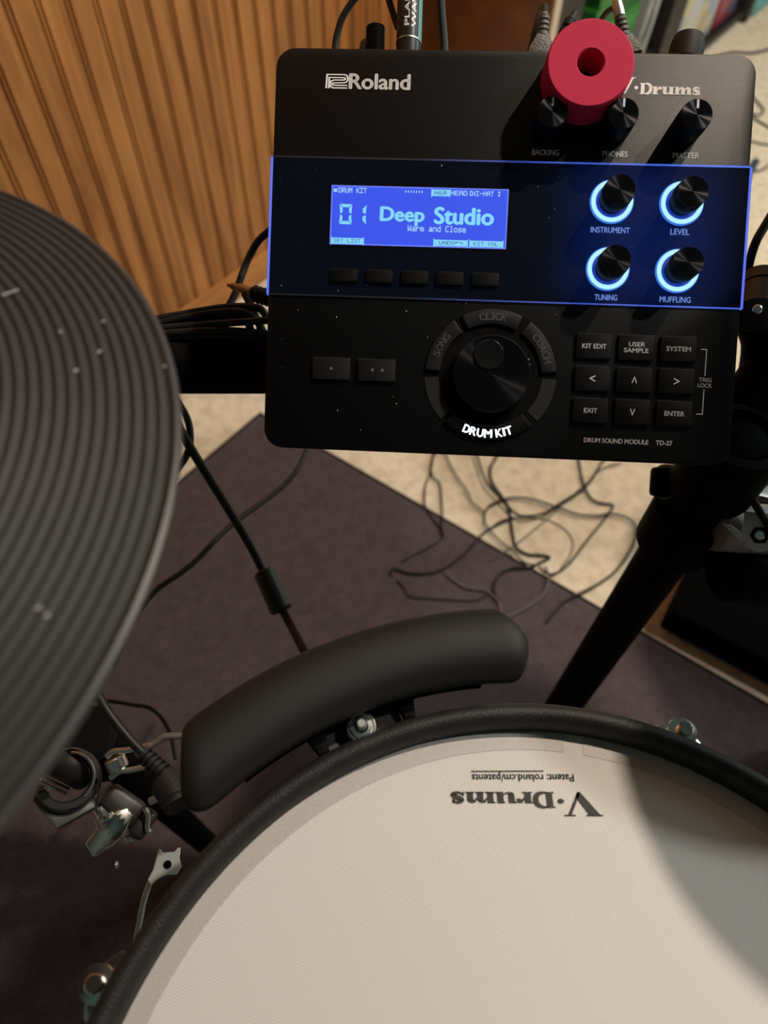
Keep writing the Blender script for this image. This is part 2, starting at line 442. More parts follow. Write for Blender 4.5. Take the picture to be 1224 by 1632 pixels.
def wood_mat():
    N = NT('honey_stained_pine'); b = N.b
    tc = N.n('ShaderNodeTexCoord')
    sp = N.n('ShaderNodeSeparateXYZ'); N.l(tc.outputs['Object'], sp.inputs[0])
    # per plank tone
    dv = N.n('ShaderNodeMath', operation='DIVIDE'); N.l(sp.outputs['X'], dv.inputs[0]); dv.inputs[1].default_value = 0.0836
    fl = N.n('ShaderNodeMath', operation='FLOOR'); N.l(dv.outputs[0], fl.inputs[0])
    wn = N.n('ShaderNodeTexWhiteNoise', noise_dimensions='1D'); N.l(fl.outputs[0], wn.inputs['W'])
    mp = N.n('ShaderNodeMapping'); N.l(tc.outputs['Object'], mp.inputs['Vector']); mp.inputs['Scale'].default_value = (15, 15, 1.5)
    cb = N.n('ShaderNodeVectorMath', operation='ADD'); N.l(mp.outputs['Vector'], cb.inputs[0])
    cx = N.n('ShaderNodeCombineXYZ'); m7 = N.n('ShaderNodeMath', operation='MULTIPLY'); N.l(wn.outputs['Value'], m7.inputs[0]); m7.inputs[1].default_value = 37.0
    N.l(m7.outputs[0], cx.inputs['Z']); N.l(cx.outputs[0], cb.inputs[1])
    n1 = N.n('ShaderNodeTexNoise'); n1.inputs['Scale'].default_value = 1.6; n1.inputs['Detail'].default_value = 6; n1.inputs['Distortion'].default_value = 1.2
    N.l(cb.outputs[0], n1.inputs['Vector'])
    r = N.n('ShaderNodeValToRGB'); N.l(n1.outputs['Fac'], r.inputs['Fac'])
    e = r.color_ramp.elements
    e[0].position = 0.25; e[0].color = (0.19, 0.066, 0.017, 1)
    e[1].position = 0.75; e[1].color = (0.46, 0.20, 0.06, 1)
    k = e.new(0.5); k.color = (0.36, 0.145, 0.041, 1)
    n3 = N.n('ShaderNodeTexNoise'); n3.inputs['Scale'].default_value = 9; n3.inputs['Detail'].default_value = 2
    N.l(tc.outputs['Object'], n3.inputs['Vector'])
    ad = N.n('ShaderNodeMath', operation='ADD'); N.l(wn.outputs['Value'], ad.inputs[0]); N.l(n3.outputs['Fac'], ad.inputs[1])
    mr = N.n('ShaderNodeMapRange'); N.l(ad.outputs[0], mr.inputs['Value'])
    mr.inputs['From Min'].default_value = 0.3; mr.inputs['From Max'].default_value = 1.6; mr.inputs['To Min'].default_value = 0.78; mr.inputs['To Max'].default_value = 1.08
    mx = N.n('ShaderNodeMixRGB', blend_type='MULTIPLY'); mx.inputs['Fac'].default_value = 1.0
    N.l(r.outputs['Color'], mx.inputs[1]); N.l(mr.outputs['Result'], mx.inputs[2])
    N.l(mx.outputs['Color'], b.inputs['Base Color'])
    b.inputs['Roughness'].default_value = 0.42; b.inputs['Specular IOR Level'].default_value = 0.35
    return N.m
M['wood'] = wood_mat()
M['dark_wood'] = pbr('dark_stained_wood', (0.17, 0.065, 0.022), 0.45, vary=0.4, vscale=14)
M['shelf_black'] = pbr('black_shelf_board', (0.010, 0.009, 0.009), 0.5)
M['trim_white'] = pbr('pale_trim_wood', (0.52, 0.40, 0.30), 0.5)

def cymbal_mat():
    return pbr('grey_black_cymbal_rubber', (0.017, 0.0162, 0.0158), 0.62, bump=0.25, bscale=1600, vary=0.12, vscale=40, spec=0.4)
M['cymbal'] = cymbal_mat()
M['cymbal_edge'] = pbr('cymbal_edge_rubber', (0.032, 0.032, 0.034), 0.45, spec=0.4)

# ------------------------------------------------------------------ the setting
TH = math.radians(53.25)
U = Vector((math.cos(TH), math.sin(TH), 0)); NW = Vector((math.sin(TH), -math.cos(TH), 0))     # along the wall, out of the wall
WALL_D = 0.992
W0 = -NW * WALL_D
b = newbm(); box(b, (0.6, 1.4, -0.02), (7, 6.4, 0.04)); struct('floor', b, M['carpet'], smooth=False)
# beadboard: profile along u, extruded up; built in wall axes (x = along, y = into the wall, z = up)
per = 0.0418; s_start = 0.516 - per * 26; s_end = 4.6
prof = []
s = s_start
while s < s_end:
    w = 0.0030; dp = 0.0065; hb = 0.0022
    for sg in (-1, 1):
        a, c = s + sg * (hb + w / 2) - w / 2, s + sg * (hb + w / 2) + w / 2
        prof += [(a, 0.0 if sg < 0 else 0.0008), (a + 0.0004, dp), (c - 0.0004, dp), (c, 0.0008 if sg < 0 else 0.0)]
        if sg < 0: prof.append((s, -0.0002))
    s += per
b = newbm(); lo = [b.verts.new((x, y, 0)) for x, y in prof]; hi = [b.verts.new((x, y, 2.5)) for x, y in prof]
for i in range(len(prof) - 1): b.faces.new((lo[i], lo[i + 1], hi[i + 1], hi[i]))
bl = [b.verts.new((prof[0][0], 0.05, z)) for z in (0, 2.5)]; br = [b.verts.new((prof[-1][0], 0.05, z)) for z in (0, 2.5)]
b.faces.new((bl[0], br[0], br[1], bl[1]))
wall = struct('wall_left', b, M['wood'], smooth=True, ang=20)
wall.matrix_world = Matrix.Translation(W0) @ Matrix((U, -NW, Vector((0, 0, 1)))).transposed().to_4x4()
b = newbm(); prism(b, [(0, 0), (0.012, 0), (0.012, 0.048), (0.008, 0.056), (0, 0.058)], s_start, s_end)
bb = struct('baseboard_left', b, M['wood'])
bb.matrix_world = Matrix.Translation(W0) @ Matrix((NW, Vector((0, 0, 1)), U)).transposed().to_4x4()

# ------------------------------------------------------------------ rug
c0 = Z(415, 660, 0); ru = U.copy(); rv = Vector((math.cos(math.radians(-33.75)), math.sin(math.radians(-33.75)), 0))
rug = thing('area_rug', 'dark plum low-pile rug under the drum kit with its corner below the sound module', 'rug', tuple(c0))
rvn = Vector((-ru.y, ru.x, 0)) * -1
def rugp(a, c, z): return c0 - ru * a + rv * c + Vector((0, 0, z))
def quadbox(bm, P, z0, z1):
    lo = [bm.verts.new((p.x, p.y, z0)) for p in P]; hi = [bm.verts.new((p.x, p.y, z1)) for p in P]
    n = len(P)
    bm.faces.new(hi); bm.faces.new(lo[::-1])
    for i in range(n): bm.faces.new((lo[i], lo[(i + 1) % n], hi[(i + 1) % n], hi[i]))
    bmesh.ops.recalc_face_normals(bm, faces=bm.faces[:])
b = newbm(); e = 0.006
quadbox(b, [rugp(e, e, 0), rugp(1.75, e, 0), rugp(1.75, 1.9, 0), rugp(e, 1.9, 0)], 0.0, 0.0065); obj('pile', b, M['rug'], rug, smooth=False)
b = newbm()
quadbox(b, [rugp(0, 0, 0), rugp(1.756, 0, 0), rugp(1.756, e, 0), rugp(0, e, 0)], 0.0, 0.006)
quadbox(b, [rugp(0, e, 0), rugp(e, e, 0), rugp(e, 1.9, 0), rugp(0, 1.9, 0)], 0.0, 0.006)
obj('bound_edge', b, M['rug_edge'], rug, smooth=False)
RZ = 0.0065

# ------------------------------------------------------------------ hi-hat cymbal pad (left foreground)
def cymbal_pad(name, label, centre, R, tilt=(0, 0), pitch=0.0032, bell=True):
    k = R / 0.15
    t = thing(name, label, 'cymbal', centre); LOCAL.add(t.name)
    t.rotation_euler = (tilt[0], tilt[1], 0)
    prof = []
    r = R - 0.0020
    zz = lambda r: 0.020 * (1 - (r / R) ** 1.6)
    n = int((r - 0.042) / (pitch / 8))
    for i in range(n + 1):
        rr = r - i * (pitch / 8)
        prof.append((rr, zz(rr) + 0.00048 * math.cos(2 * PI * (r - rr) / pitch)))
    last = prof[-1]
    bw = newbm(); lathe(bw, prof + [(last[0] - 0.001, last[1] - 0.001)], seg=160); obj('bow', bw, M['cymbal'], t)
    e = newbm()
    lathe(e, [(R - 0.0025, 0.0002), (R - 0.0015, 0.0006), (R - 0.0004, 0.0001), (R, -0.0012), (R - 0.0008, -0.0032), (R - 0.004, -0.0042), (R - 0.02, 0.0), (0.03, 0.012), (0.008, 0.014)], seg=160)
    obj('edge', e, M['cymbal_edge'], t)
    be = newbm(); z0 = last[1]
    lathe(be, [(last[0], z0 - 0.001), (last[0] - 0.002, z0 + 0.0015), (0.034, z0 + 0.008), (0.026, z0 + 0.015), (0.016, z0 + 0.019), (0.006, z0 + 0.020), (0.006, z0 + 0.012)], seg=96)
    obj('bell', be, M['cymbal'], t)
    ro = newbm(); cyl(ro, (0, 0, -0.04), (0, 0, 0.09), 0.0035); obj('rod', ro, M['chrome'], t)
    cl = newbm(); cyl(cl, (0, 0, z0 + 0.019), (0, 0, z0 + 0.035), 0.009, bev=0.001); obj('clutch', cl, M['chrome'], t)
    return t
CY = Vector((-0.2028, 0.0975, 0.8530))
hh = cymbal_pad('hi_hat_pad', 'large grooved charcoal rubber hi-hat cymbal pad at the left edge', CY, 0.1502)
# lint and dust on the hi-hat
b = newbm()
for (px, py, L, a) in ((3, 440, 0.005, 0.6), (142, 522, 0.0012, 0.8), (106, 558, 0.0012, 0.9), (81, 497, 0.0008, .2), (148, 470, 0.0008, 0.4), (245, 532, 0.0007, 0), (36, 940, 0.0012, 0.3), (48, 950, 0.0012, 0.9)):
    p = Z(px, py, CY.z + 0.0135) - CY; rr = math.hypot(p.x, p.y)
    zz = 0.020 * (1 - (rr / 0.1502) ** 1.6) + 0.0008
    box(b, (p.x, p.y, zz), (L, 0.00035, 0.0003), Matrix.Rotation(a, 3, 'Z'))
o = obj('lint', b, M['print_grey'], hh, smooth=False); o['kind'] = 'stuff'

# ------------------------------------------------------------------ snare drum pad
DC = Vector((0.0676, -0.0692, 0.68)); RI = 0.168
dr = thing('snare_pad', 'round drum pad with white mesh head and thick black rubber rim in the foreground', 'drum', DC); LOCAL.add(dr.name)
b = newbm(); lathe(b, [(0, 0), (0.05, 0), (0.1, 0), (0.15, 0), (RI + 0.0015, 0)], seg=160); obj('mesh_head', b, M['head'], dr)
hp = [(RI - 0.001, -0.012), (RI, -0.001), (RI + 0.0003, 0.004)]
hp += [(RI + 0.0055 - 0.0052 * math.cos(PI * i / 14), 0.0050 + 0.0068 * math.sin(PI * i / 14)) for i in range(15)]
hp += [(RI + 0.0107, 0.000), (RI + 0.0105, -0.008), (RI + 0.0095, -0.012), (RI + 0.002, -0.012)]
b = newbm(); lathe(b, hp, seg=180)
obj('rubber_hoop', b, M['rubber'], dr, ang=50)
b = newbm(); lathe(b, [(RI - 0.012, -0.012), (RI + 0.004, -0.0125), (RI + 0.004, -0.05), (RI + 0.002, -0.058), (RI - 0.02, -0.058)], seg=128); obj('shell', b, M['black_plastic'], dr)
# printed band round the head, open at one gap
def hang(px, py):
    p = Z(px, py, 0.68) - DC; return math.degrees(math.atan2(p.y, p.x))
g0 = hang(929, 1195); g1 = hang(899, 1192)
b = newbm(); lathe(b, [(RI - 0.0082, 0.00018), (RI + 0.0003, 0.00018)], seg=150, a0=math.radians(g1), a1=math.radians(g0 + 360)); obj('printed_band', b, M['band'], dr, label='grey halftone band round the head edge')

# V-Drums lettering, drawn by hand as bold wide serifs; cap height 1, baseline y = 0
def vdrums(bm, T, z=0.0):
    F = lambda *p: flat(bm, p, z, T)
    R = lambda x0, y0, x1, y1: F((x0, y0), (x1, y0), (x1, y1), (x0, y1))
    # V
    F((0.10, 0.95), (0.56, 0.95), (1.00, 0.20), (0.90, 0.0), (0.80, 0.0))
    F((0.80, 0.0), (0.90, 0.0), (1.40, 0.95), (1.26, 0.95), (0.86, 0.18))
    R(0.0, 0.94, 0.66, 1.0); R(1.10, 0.94, 1.54, 1.0)
    lathe_pts = [(1.62 + 0.13 * math.cos(2 * PI * i / 20), 0.38 + 0.105 * math.sin(2 * PI * i / 20)) for i in range(20)]
    F(*lathe_pts)
    # D
    h = 0.66; x = 1.86
    R(x, 0, x + 0.42, 0.05); R(x, h - 0.05, x + 0.42, h); R(x + 0.08, 0.05, x + 0.34, h - 0.05)
    stroke(bm, [(x + 0.30, h - 0.03), (x + 0.50, h - 0.035), (x + 0.70, h - 0.13), (x + 0.77, h / 2), (x + 0.70, 0.13), (x + 0.50, 0.035), (x + 0.30, 0.03)], lambda t: 0.06 + 0.17 * math.sin(PI * t) ** 1.5, z, T, n=6)
    # r
    x = 2.74; h = 0.47
    R(x, 0, x + 0.42, 0.05); R(x + 0.07, 0.05, x + 0.33, h); R(x, h - 0.05, x + 0.12, h)
    F((x + 0.33, h - 0.16), (x + 0.43, h - 0.02), (x + 0.54, h), (x + 0.66, h - 0.04), (x + 0.66, h - 0.19), (x + 0.52, h - 0.20), (x + 0.46, h - 0.14), (x + 0.33, h - 0.28))
    # u
    x = 3.40
    R(x, h - 0.05, x + 0.12, h); R(x + 0.07, 0.12, x + 0.33, h); R(x + 0.46, h - 0.05, x + 0.58, h); R(x + 0.52, 0.0, x + 0.78, h); R(x + 0.70, 0.0, x + 0.86, 0.05)
    F((x + 0.07, 0.14), (x + 0.12, 0.03), (x + 0.24, 0.0), (x + 0.40, 0.01), (x + 0.52, 0.08), (x + 0.52, 0.17), (x + 0.40, 0.08), (x + 0.33, 0.10), (x + 0.31, 0.16))
    # m
    x = 4.26
    R(x, h - 0.05, x + 0.12, h)
    for k in range(3):
        R(x + 0.07 + k * 0.41, 0, x + 0.32 + k * 0.41, h - (0.10 if k else 0.0)); R(x + 0.02 + k * 0.41, 0, x + 0.40 + k * 0.41, 0.05)
        if k < 2:
            a = x + 0.32 + k * 0.41
            F((a, h - 0.17), (a + 0.08, h - 0.03), (a + 0.18, h), (a + 0.32, h - 0.03), (a + 0.41, h - 0.12), (a + 0.16, h - 0.11), (a, h - 0.25))
    # s
    x = 5.50
    stroke(bm, [(x + 0.48, h - 0.14), (x + 0.40, h - 0.05), (x + 0.24, h - 0.04), (x + 0.11, h - 0.12), (x + 0.20, h - 0.20), (x + 0.38, h - 0.27), (x + 0.47, h - 0.36), (x + 0.36, 0.05), (x + 0.20, 0.04), (x + 0.05, 0.13)], lambda t: 0.08 + 0.13 * math.sin(PI * t) ** 2, z, T, n=5)
    R(x + 0.02, 0.0, x + 0.09, 0.17); R(x + 0.43, h - 0.17, x + 0.50, h)
VDW = 6.03
def on_head(px, py): 
    p = Z(px, py, 0.68) - DC; return Vector((p.x, p.y, 0))
pa = on_head(955, 1262.5); pb = on_head(719, 1262); vx = (pb - pa)                       # baseline, read from the far side
b = newbm()
sx = vx.length / VDW; ex = vx.normalized(); ey = Vector((-ex.y, ex.x, 0))
vh = abs((on_head(880, 1300) - on_head(880, 1261.5)).dot(ey))
T = Matrix.Translation(pa + Vector((0, 0, 0.0003))) @ Matrix((ex, ey, Vector((0, 0, 1)))).transposed().to_4x4() @ Matrix.Diagonal((sx, vh, 1, 1))
vdrums(b, T); obj('printed_logo', b, M['print_black'], dr, smooth=False)
b = newbm()
p0 = on_head(914, 1238); p1 = on_head(752, 1238); dx = (p1 - p0); rot = math.atan2(dx.y, dx.x); mid = (p0 + p1) / 2
hh_ = abs((on_head(830, 1246) - on_head(830, 1231)).length)
text(b, 'Patent: roland.cm/patents', mid.x, mid.y, dx.length, hh_, 0.0003, bold=0.012, rot=rot)
q0 = on_head(866, 1229); q1 = on_head(751, 1229.5)
stroke(b, [(q0.x, q0.y), (q1.x, q1.y)], 0.0005, 0.0003)
obj('printed_patent_line', b, M['print_black'], dr, smooth=False)

# tension bolts / lug clamps seen past the rim
def lug(ang, name='tension_bolt', claw=True):
    a = math.radians(ang); ex = Vector((math.cos(a), math.sin(a), 0)); ey = Vector((-ex.y, ex.x, 0))
    c = ex * (RI + 0.0160) + Vector((0, 0, 0.0))
    b = newbm()
    lathe(b, [(0, 0.004), (0.0028, 0.004), (0.0034, 0.0034), (0.0034, 0.0), (0.0065, -0.0005), (0.0068, -0.0015), (0.0066, -0.0028), (0, -0.003)], Matrix.Translation(c), 24)
    cyl(b, c + Vector((0, 0, -0.05)), c + Vector((0, 0, -0.002)), 0.003)
    o = obj(name, b, M['chrome'], dr)
    if claw:
        b = newbm()
        pts = [(-0.014, -0.004), (-0.012, 0.004), (-0.006, 0.0075), (0.006, 0.0075), (0.012, 0.004), (0.014, -0.004)]
        prism(b, pts, -0.018, -0.006, 0.0015, 2, Matrix.Translation(ex * (RI + 0.0120)) @ Matrix((ey, ex, Vector((0, 0, 1)))).transposed().to_4x4())
        obj('claw', b, M['chrome'], dr)
    return o
lug(hang(1078, 1190) - 0.5)
lug(hang(165, 1575))

# ------------------------------------------------------------------ curved bar trigger pad on the rim
bt = thing('bar_trigger_pad', 'curved black rubber trigger bar clamped along the upper left of the drum rim', 'drum trigger', (DC.x - 0.085, DC.y + 0.185, 0.66))
b = bmesh.new()
a_r, a_l = 89.5, 136.5
def bt_sec(f):            # cross-section of the bar: across r, height z
    return [(-0.0175, -0.006), (-0.0180, 0.002), (-0.0150, 0.0085), (-0.0075, 0.0122), (0.003, 0.0128), (0.0115, 0.0100), (0.0170, 0.0035), (0.0180, -0.004), (0.0165, -0.010), (0.0, -0.0125), (-0.013, -0.0115)]
rings = []
NB = 46
for i in range(NB + 1):
    f = i / NB; a = math.radians(a_r + (a_l - a_r) * f)
    dist = min(f, 1 - f) * (a_l - a_r) * PI / 180 * 0.2
    rr = 0.0105; k = 1.0
    if dist < rr: k = 0.52 + 0.48 * math.sqrt(max(0, 1 - (1 - dist / rr) ** 2))
    kz = 0.45 + 0.55 * (k - 0.52) / 0.48
    mid = 0.2025
    # the left end is cut on a slant, the right one has its outer corner cut
    ring = []
    for (x, z) in bt_sec(f):
        sl = math.radians(-2.4 * (x / 0.018)) * max(0, (f - 0.8) / 0.2) + math.radians((4.2 if x > 0 else -0.8) * (x / 0.018)) * max(0, (0.12 - f) / 0.12)
        rr2 = mid + x * k
        ring.append(b.verts.new((DC.x + rr2 * math.cos(a + sl), DC.y + rr2 * math.sin(a + sl), 0.7005 + z * kz - 0.002 * (1 - f))))
    rings.append(ring)
for A, B in zip(rings, rings[1:]):
    n = len(A)
    for k in range(n): b.faces.new((A[k], A[(k + 1) % n], B[(k + 1) % n], B[k]))
b.faces.new(rings[0]); b.faces.new(rings[-1][::-1])
bmesh.ops.recalc_face_normals(b, faces=b.faces[:])
pad = obj('rubber_pad', b, M['rubber_smooth'], bt, ang=60)
md = pad.modifiers.new('round', 'SUBSURF'); md.levels = 1; md.render_levels = 2
# under-bracket with two tabs towards the rim and its clamp screw
b = newbm(); prism(b, arcseg(DC.x, DC.y, 0.190, 0.214, 96, 131, 30), 0.676, 0.689, 0.002); obj('bracket', b, M['rack'], bt)
b = newbm(); prism(b, arcseg(DC.x, DC.y, 0.1790, 0.193, 108.5, 120.5, 20), 0.676, 0.682, 0.001); obj('clamp_plate', b, pbr('dark_grey_plate', (0.022, 0.018, 0.018), 0.5), bt)
for (px, py, w, mt) in ((505, 1180, 0.0105, 'rack'), (643, 1120, 0.0105, 'rack')):
    a = math.radians(hang(px, py)); b = newbm()
    ex = Vector((math.cos(a), math.sin(a), 0)); ey = Vector((-ex.y, ex.x, 0)); Mt = Matrix((ex, ey, Vector((0, 0, 1)))).transposed()
    prism(b, [(-0.0075, -w * 0.22), (0.009, -w * 0.55), (0.009, w * 0.55), (-0.0075, w * 0.22)], -0.006, 0.0, 0.0008, 2, Matrix.Translation(Vector((DC.x, DC.y, 0.688)) + ex * 0.1860) @ Mt.to_4x4()); obj('rim_tab', b, M[mt], bt)
sp = Z(576, 1157, 0.690); up = (Vector((0, 0, 1)) - sp).normalized() * 0.4 + Vector((0, 0, 1)); T = TR(sp, up)
b = newbm(); lathe(b, [(0.0030, 0.0), (0.0064, -0.0004), (0.0072, -0.0014), (0.0072, -0.0028), (0, -0.003)], T, 36); lathe(b, [(0.0048, -0.0003), (0.0053, 0.0003), (0.0058, -0.0004)], T, 36); obj('clamp_washer', b, M['chrome'], bt)
b = newbm(); cyl(b, sp - up.normalized() * 0.002, sp + up.normalized() * 0.006 , 0.0024, 0.0022, 20, 0.0006); obj('clamp_screw', b, M['steel'], bt)
b = newbm(); cyl(b, sp - up.normalized() * 0.03, sp - up.normalized() * 0.002, 0.0045, seg=20); obj('clamp_post', b, M['rack'], bt)

# ------------------------------------------------------------------ sound module
RW = Matrix(((0.99876, 0.01686, -0.04691), (-0.04176, 0.7969, -0.60267), (0.02722, 0.60388, 0.79661)))
TM = Vector((0.05676, 0.30891, 0.77617))
mo = thing('sound_module', 'black drum sound module with blue lit screen and glowing ring knobs', 'sound module', TM); LOCAL.add(mo.name)
mo.rotation_mode = 'QUATERNION'; mo.rotation_quaternion = RW.to_quaternion()
MM = Matrix.Translation(TM) @ RW.to_4x4()
mm = 0.001
def mpt(u, v, n): return MM @ Vector((u * mm, v * mm, n * mm))
def part(name, bm, m, parent=None, **kw): 
    return obj(name, bm, m, parent or mo, **kw)
HW, HT, HB = 0.119, 0.1007, -0.1007
b = newbm(); prism(b, rrect(0, 0, 0.238, 0.2014, 0.0098, 8), -0.006, 0.0, 0.0010, 2)
part('top_panel', b, M['panel'])
b = newbm(); prism(b, rrect(0, 0, 0.230, 0.194, 0.009, 6), -0.036, -0.006)
part('chassis', b, M['black_plastic'])
b = newbm()
flatq = [(-0.1188, -0.0223), (0.1188, -0.0223), (0.1188, 0.0462), (-0.1188, 0.0462)]
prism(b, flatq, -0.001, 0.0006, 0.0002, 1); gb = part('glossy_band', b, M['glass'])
b = newbm(); flat(b, [(-0.1188, 0.0460), (0.1188, 0.0460), (0.1188, 0.0469), (-0.1188, 0.0469)], 0.00075); part('light_strip', b, M['guide'], smooth=False, label='blue light line along the upper edge of the band')
b = newbm(); flat(b, [(-0.1188, -0.0228), (0.1188, -0.0228), (0.1188, -0.0221), (-0.1188, -0.0221)], 0.00075); part('light_strip', b, M['guide'], smooth=False, label='blue light line along the lower edge of the band')
for sx in (-1, 1):
    b = newbm(); box(b, (sx * 0.1192, 0.0120, -0.0010), (0.0012, 0.0690, 0.0034)); part('light_strip', b, M['guide_end'], smooth=False, label='blue light line down the %s edge of the band' % ('left' if sx < 0 else 'right'))
b = newbm(); flat(b, [(-0.1188, -0.0229), (-0.02, -0.0229), (-0.02, -0.0233), (-0.1188, -0.0233)], 0.0002); part('panel_seam', b, M['gap'], smooth=False)

# ---- screen
b = newbm(); flat(b, [(-0.0893, 0.0022), (0.0022, 0.0022), (0.0022, 0.0339), (-0.0893, 0.0339)], 0.0007); part('screen_bezel', b, M['gap'], smooth=False)
sx0, sx1, sy0, sy1 = -0.0882, 0.0011, 0.0033, 0.0328
b = newbm(); flat(b, [(sx0, sy0), (sx1, sy0), (sx1, sy1), (sx0, sy1)], 0.0009); scr = part('screen', b, M['lcd'], smooth=False, label='blue lit screen')
b = newbm(); w = 0.0006
for q in ((sx0, sy1 - w, sx1, sy1), (sx0, sy0, sx1, sy0 + w), (sx0, sy0, sx0 + w, sy1), (sx1 - w, sy0, sx1, sy1)):
    flat(b, [(q[0], q[1]), (q[2], q[1]), (q[2], q[3]), (q[0], q[3])], 0.00095)
part('screen_edge_glow', b, M['lcd_edge'], scr, smooth=False)
G = {  # 5x7 dot letters
'A': '01110 10001 10001 11111 10001 10001 10001', 'C': '01111 10000 10000 10000 10000 10000 01111', 'D': '11110 10001 10001 10001 10001 10001 11110',
'E': '11111 10000 10000 11110 10000 10000 11111', 'H': '10001 10001 10001 11111 10001 10001 10001', 'I': '11111 00100 00100 00100 00100 00100 11111',
'K': '10001 10010 10100 11000 10100 10010 10001', 'L': '10000 10000 10000 10000 10000 10000 11111', 'M': '10001 11011 10101 10101 10001 10001 10001',
'N': '10001 11001 11001 10101 10011 10011 10001', 'O': '01110 10001 10001 10001 10001 10001 01110', 'R': '11110 10001 10001 11110 10100 10010 10001',
'S': '01111 10000 10000 01110 00001 00001 11110', 'T': '11111 00100 00100 00100 00100 00100 00100', 'U': '10001 10001 10001 10001 10001 10001 01110',
'V': '10001 10001 10001 10001 01010 01010 00100', 'W': '10001 10001 10001 10101 10101 11011 10001', 'a': '00000 00000 01110 00001 01111 10001 01111',
'c': '00000 00000 01111 10000 10000 10000 01111', 'd': '00001 00001 01111 10001 10001 10001 01111', 'e': '00000 00000 01110 10001 11111 10000 01111',
'l': '01100 00100 00100 00100 00100 00100 01110', 'm': '00000 00000 11010 10101 10101 10101 10101', 'n': '00000 00000 11110 10001 10001 10001 10001',
'o': '00000 00000 01110 10001 10001 10001 01110', 'r': '00000 00000 10110 11001 10000 10000 10000', 's': '00000 00000 01111 10000 01110 00001 11110',
'&': '01000 10100 10100 01000 10101 10010 01101', '[': '00111 00111 00100 00100 00100 00111 00111', ']': '11100 11100 00100 00100 00100 11100 11100',
'-': '00000 00000 00000 11111 00000 00000 00000', ' ': '00000 00000 00000 00000 00000 00000 00000'}
def dots(bm, s, x0, y0, x1, y1, z, gap=1, fat=1.12):
    n = len(s) * 5 + (len(s) - 1) * gap; px = (x1 - x0) / n; py = (y1 - y0) / 7
    for i, ch in enumerate(s):
        rows = G[ch].split()
        for r, row in enumerate(rows):
            for c, v in enumerate(row):
                if v == '1':
                    cx = x0 + (i * (5 + gap) + c + 0.5) * px; cy = y1 - (r + 0.5) * py
                    a, h = px / 2 * fat, py / 2 * fat
                    flat(bm, [(cx - a, cy - h), (cx + a, cy - h), (cx + a, cy + h), (cx - a, cy + h)], z + 0.000001 * ((r + c) % 2))
scr_w = sx1 - sx0; scr_h = sy1 - sy0
def SX(f): return sx0 + f * scr_w
def SY(f): return sy1 - f * scr_h
zt = 0.00105
b = newbm(); dots(b, 'DRUM KIT', SX(0.040), SY(0.125), SX(0.200), SY(0.040), zt, fat=1.3)
flat(b, [(SX(0.012), SY(0.115)), (SX(0.033), SY(0.115)), (SX(0.033), SY(0.06)), (SX(0.012), SY(0.06))], zt)
dots(b, 'HEAD', SX(0.675), SY(0.125), SX(0.768), SY(0.045), zt, fat=1.3); dots(b, '[HI-HAT ]', SX(0.776), SY(0.125), SX(0.958), SY(0.045), zt, fat=1.2)
for k in range(7):
    flat(b, [(SX(0.418 + k * 0.0155), SY(0.10)), (SX(0.424 + k * 0.0155), SY(0.10)), (SX(0.424 + k * 0.0155), SY(0.062)), (SX(0.418 + k * 0.0155), SY(0.062))], zt)
dots(b, 'Warm and Close', SX(0.442), SY(0.742), SX(0.770), SY(0.640), zt, fat=1.25)
part('screen_small_text', b, M['lcd_pale'], scr, smooth=False)
b = newbm()
def tab(x0, x1, y0, y1): prism(b, rrect((SX(x0) + SX(x1)) / 2, (SY(y0) + SY(y1)) / 2, SX(x1) - SX(x0), SY(y0) - SY(y1), 0.0009, 3), 0.00090, 0.00100)
tab(0.566, 0.672, 0.142, 0.036); tab(0.008, 0.196, 0.985, 0.885); tab(0.590, 0.785, 0.975, 0.872); tab(0.793, 0.985, 0.975, 0.872)
# 01 in seven segments
def seg7(x, y, w, h, t, which):
    c = t * 0.55; g = 0.0002
    P = {'a': [(x, y + h), (x + w, y + h), (x + w - t, y + h - t), (x + t, y + h - t)], 'd': [(x, y), (x + w, y), (x + w - t, y + t), (x + t, y + t)],
         'f': [(x - g, y + h - g), (x + t - g, y + h - t - g), (x + t - g, y + h / 2 + c), (x + g, y + h / 2 + g)], 'e': [(x - g, y + g), (x + t - g, y + t + g), (x + t - g, y + h / 2 - c), (x + g, y + h / 2 - g)],
         'b': [(x + w + g, y + h - g), (x + w - t + g, y + h - t - g), (x + w - t + g, y + h / 2 + c), (x + w - g, y + h / 2 + g)], 'c': [(x + w + g, y + g), (x + w - t + g, y + t + g), (x + w - t + g, y + h / 2 - c), (x + w - g, y + h / 2 - g)]}
    for k in which: flat(b, P[k], zt)
seg7(SX(0.052), SY(0.655), SX(0.120) - SX(0.052), SY(0.315) - SY(0.655), 0.0016, 'abcdef')
seg7(SX(0.140), SY(0.655), SX(0.202) - SX(0.140), SY(0.315) - SY(0.655), 0.0019, 'bc')
text(b, 'Deep', (SX(0.285) + SX(0.530)) / 2, SY(0.50), SX(0.530) - SX(0.285), 0.0090, zt, bold=0.04)
text(b, 'Studio', (SX(0.592) + SX(0.920)) / 2, SY(0.468), SX(0.920) - SX(0.592), 0.0081, zt, bold=0.04)
part('screen_large_text', b, M['lcd_ink'], scr, smooth=False)
z2 = 0.0011
for s_, x0_, x1_, y0_, y1_ in (('SET LIST', 0.024, 0.176, 0.965, 0.905), ('KIT VOL', 0.818, 0.955, 0.955, 0.893), ('H&R', 0.584, 0.655, 0.125, 0.055)):
    b = newbm(); dots(b, s_, SX(x0_), SY(y0_), SX(x1_), SY(y1_), z2, fat=1.0); part('screen_dark_text', b, M['lcd_dark'], scr, smooth=False)
b = newbm(); dots(b, 'UNDO', SX(0.622), SY(0.955), SX(0.712), SY(0.893), z2, fat=1.0)
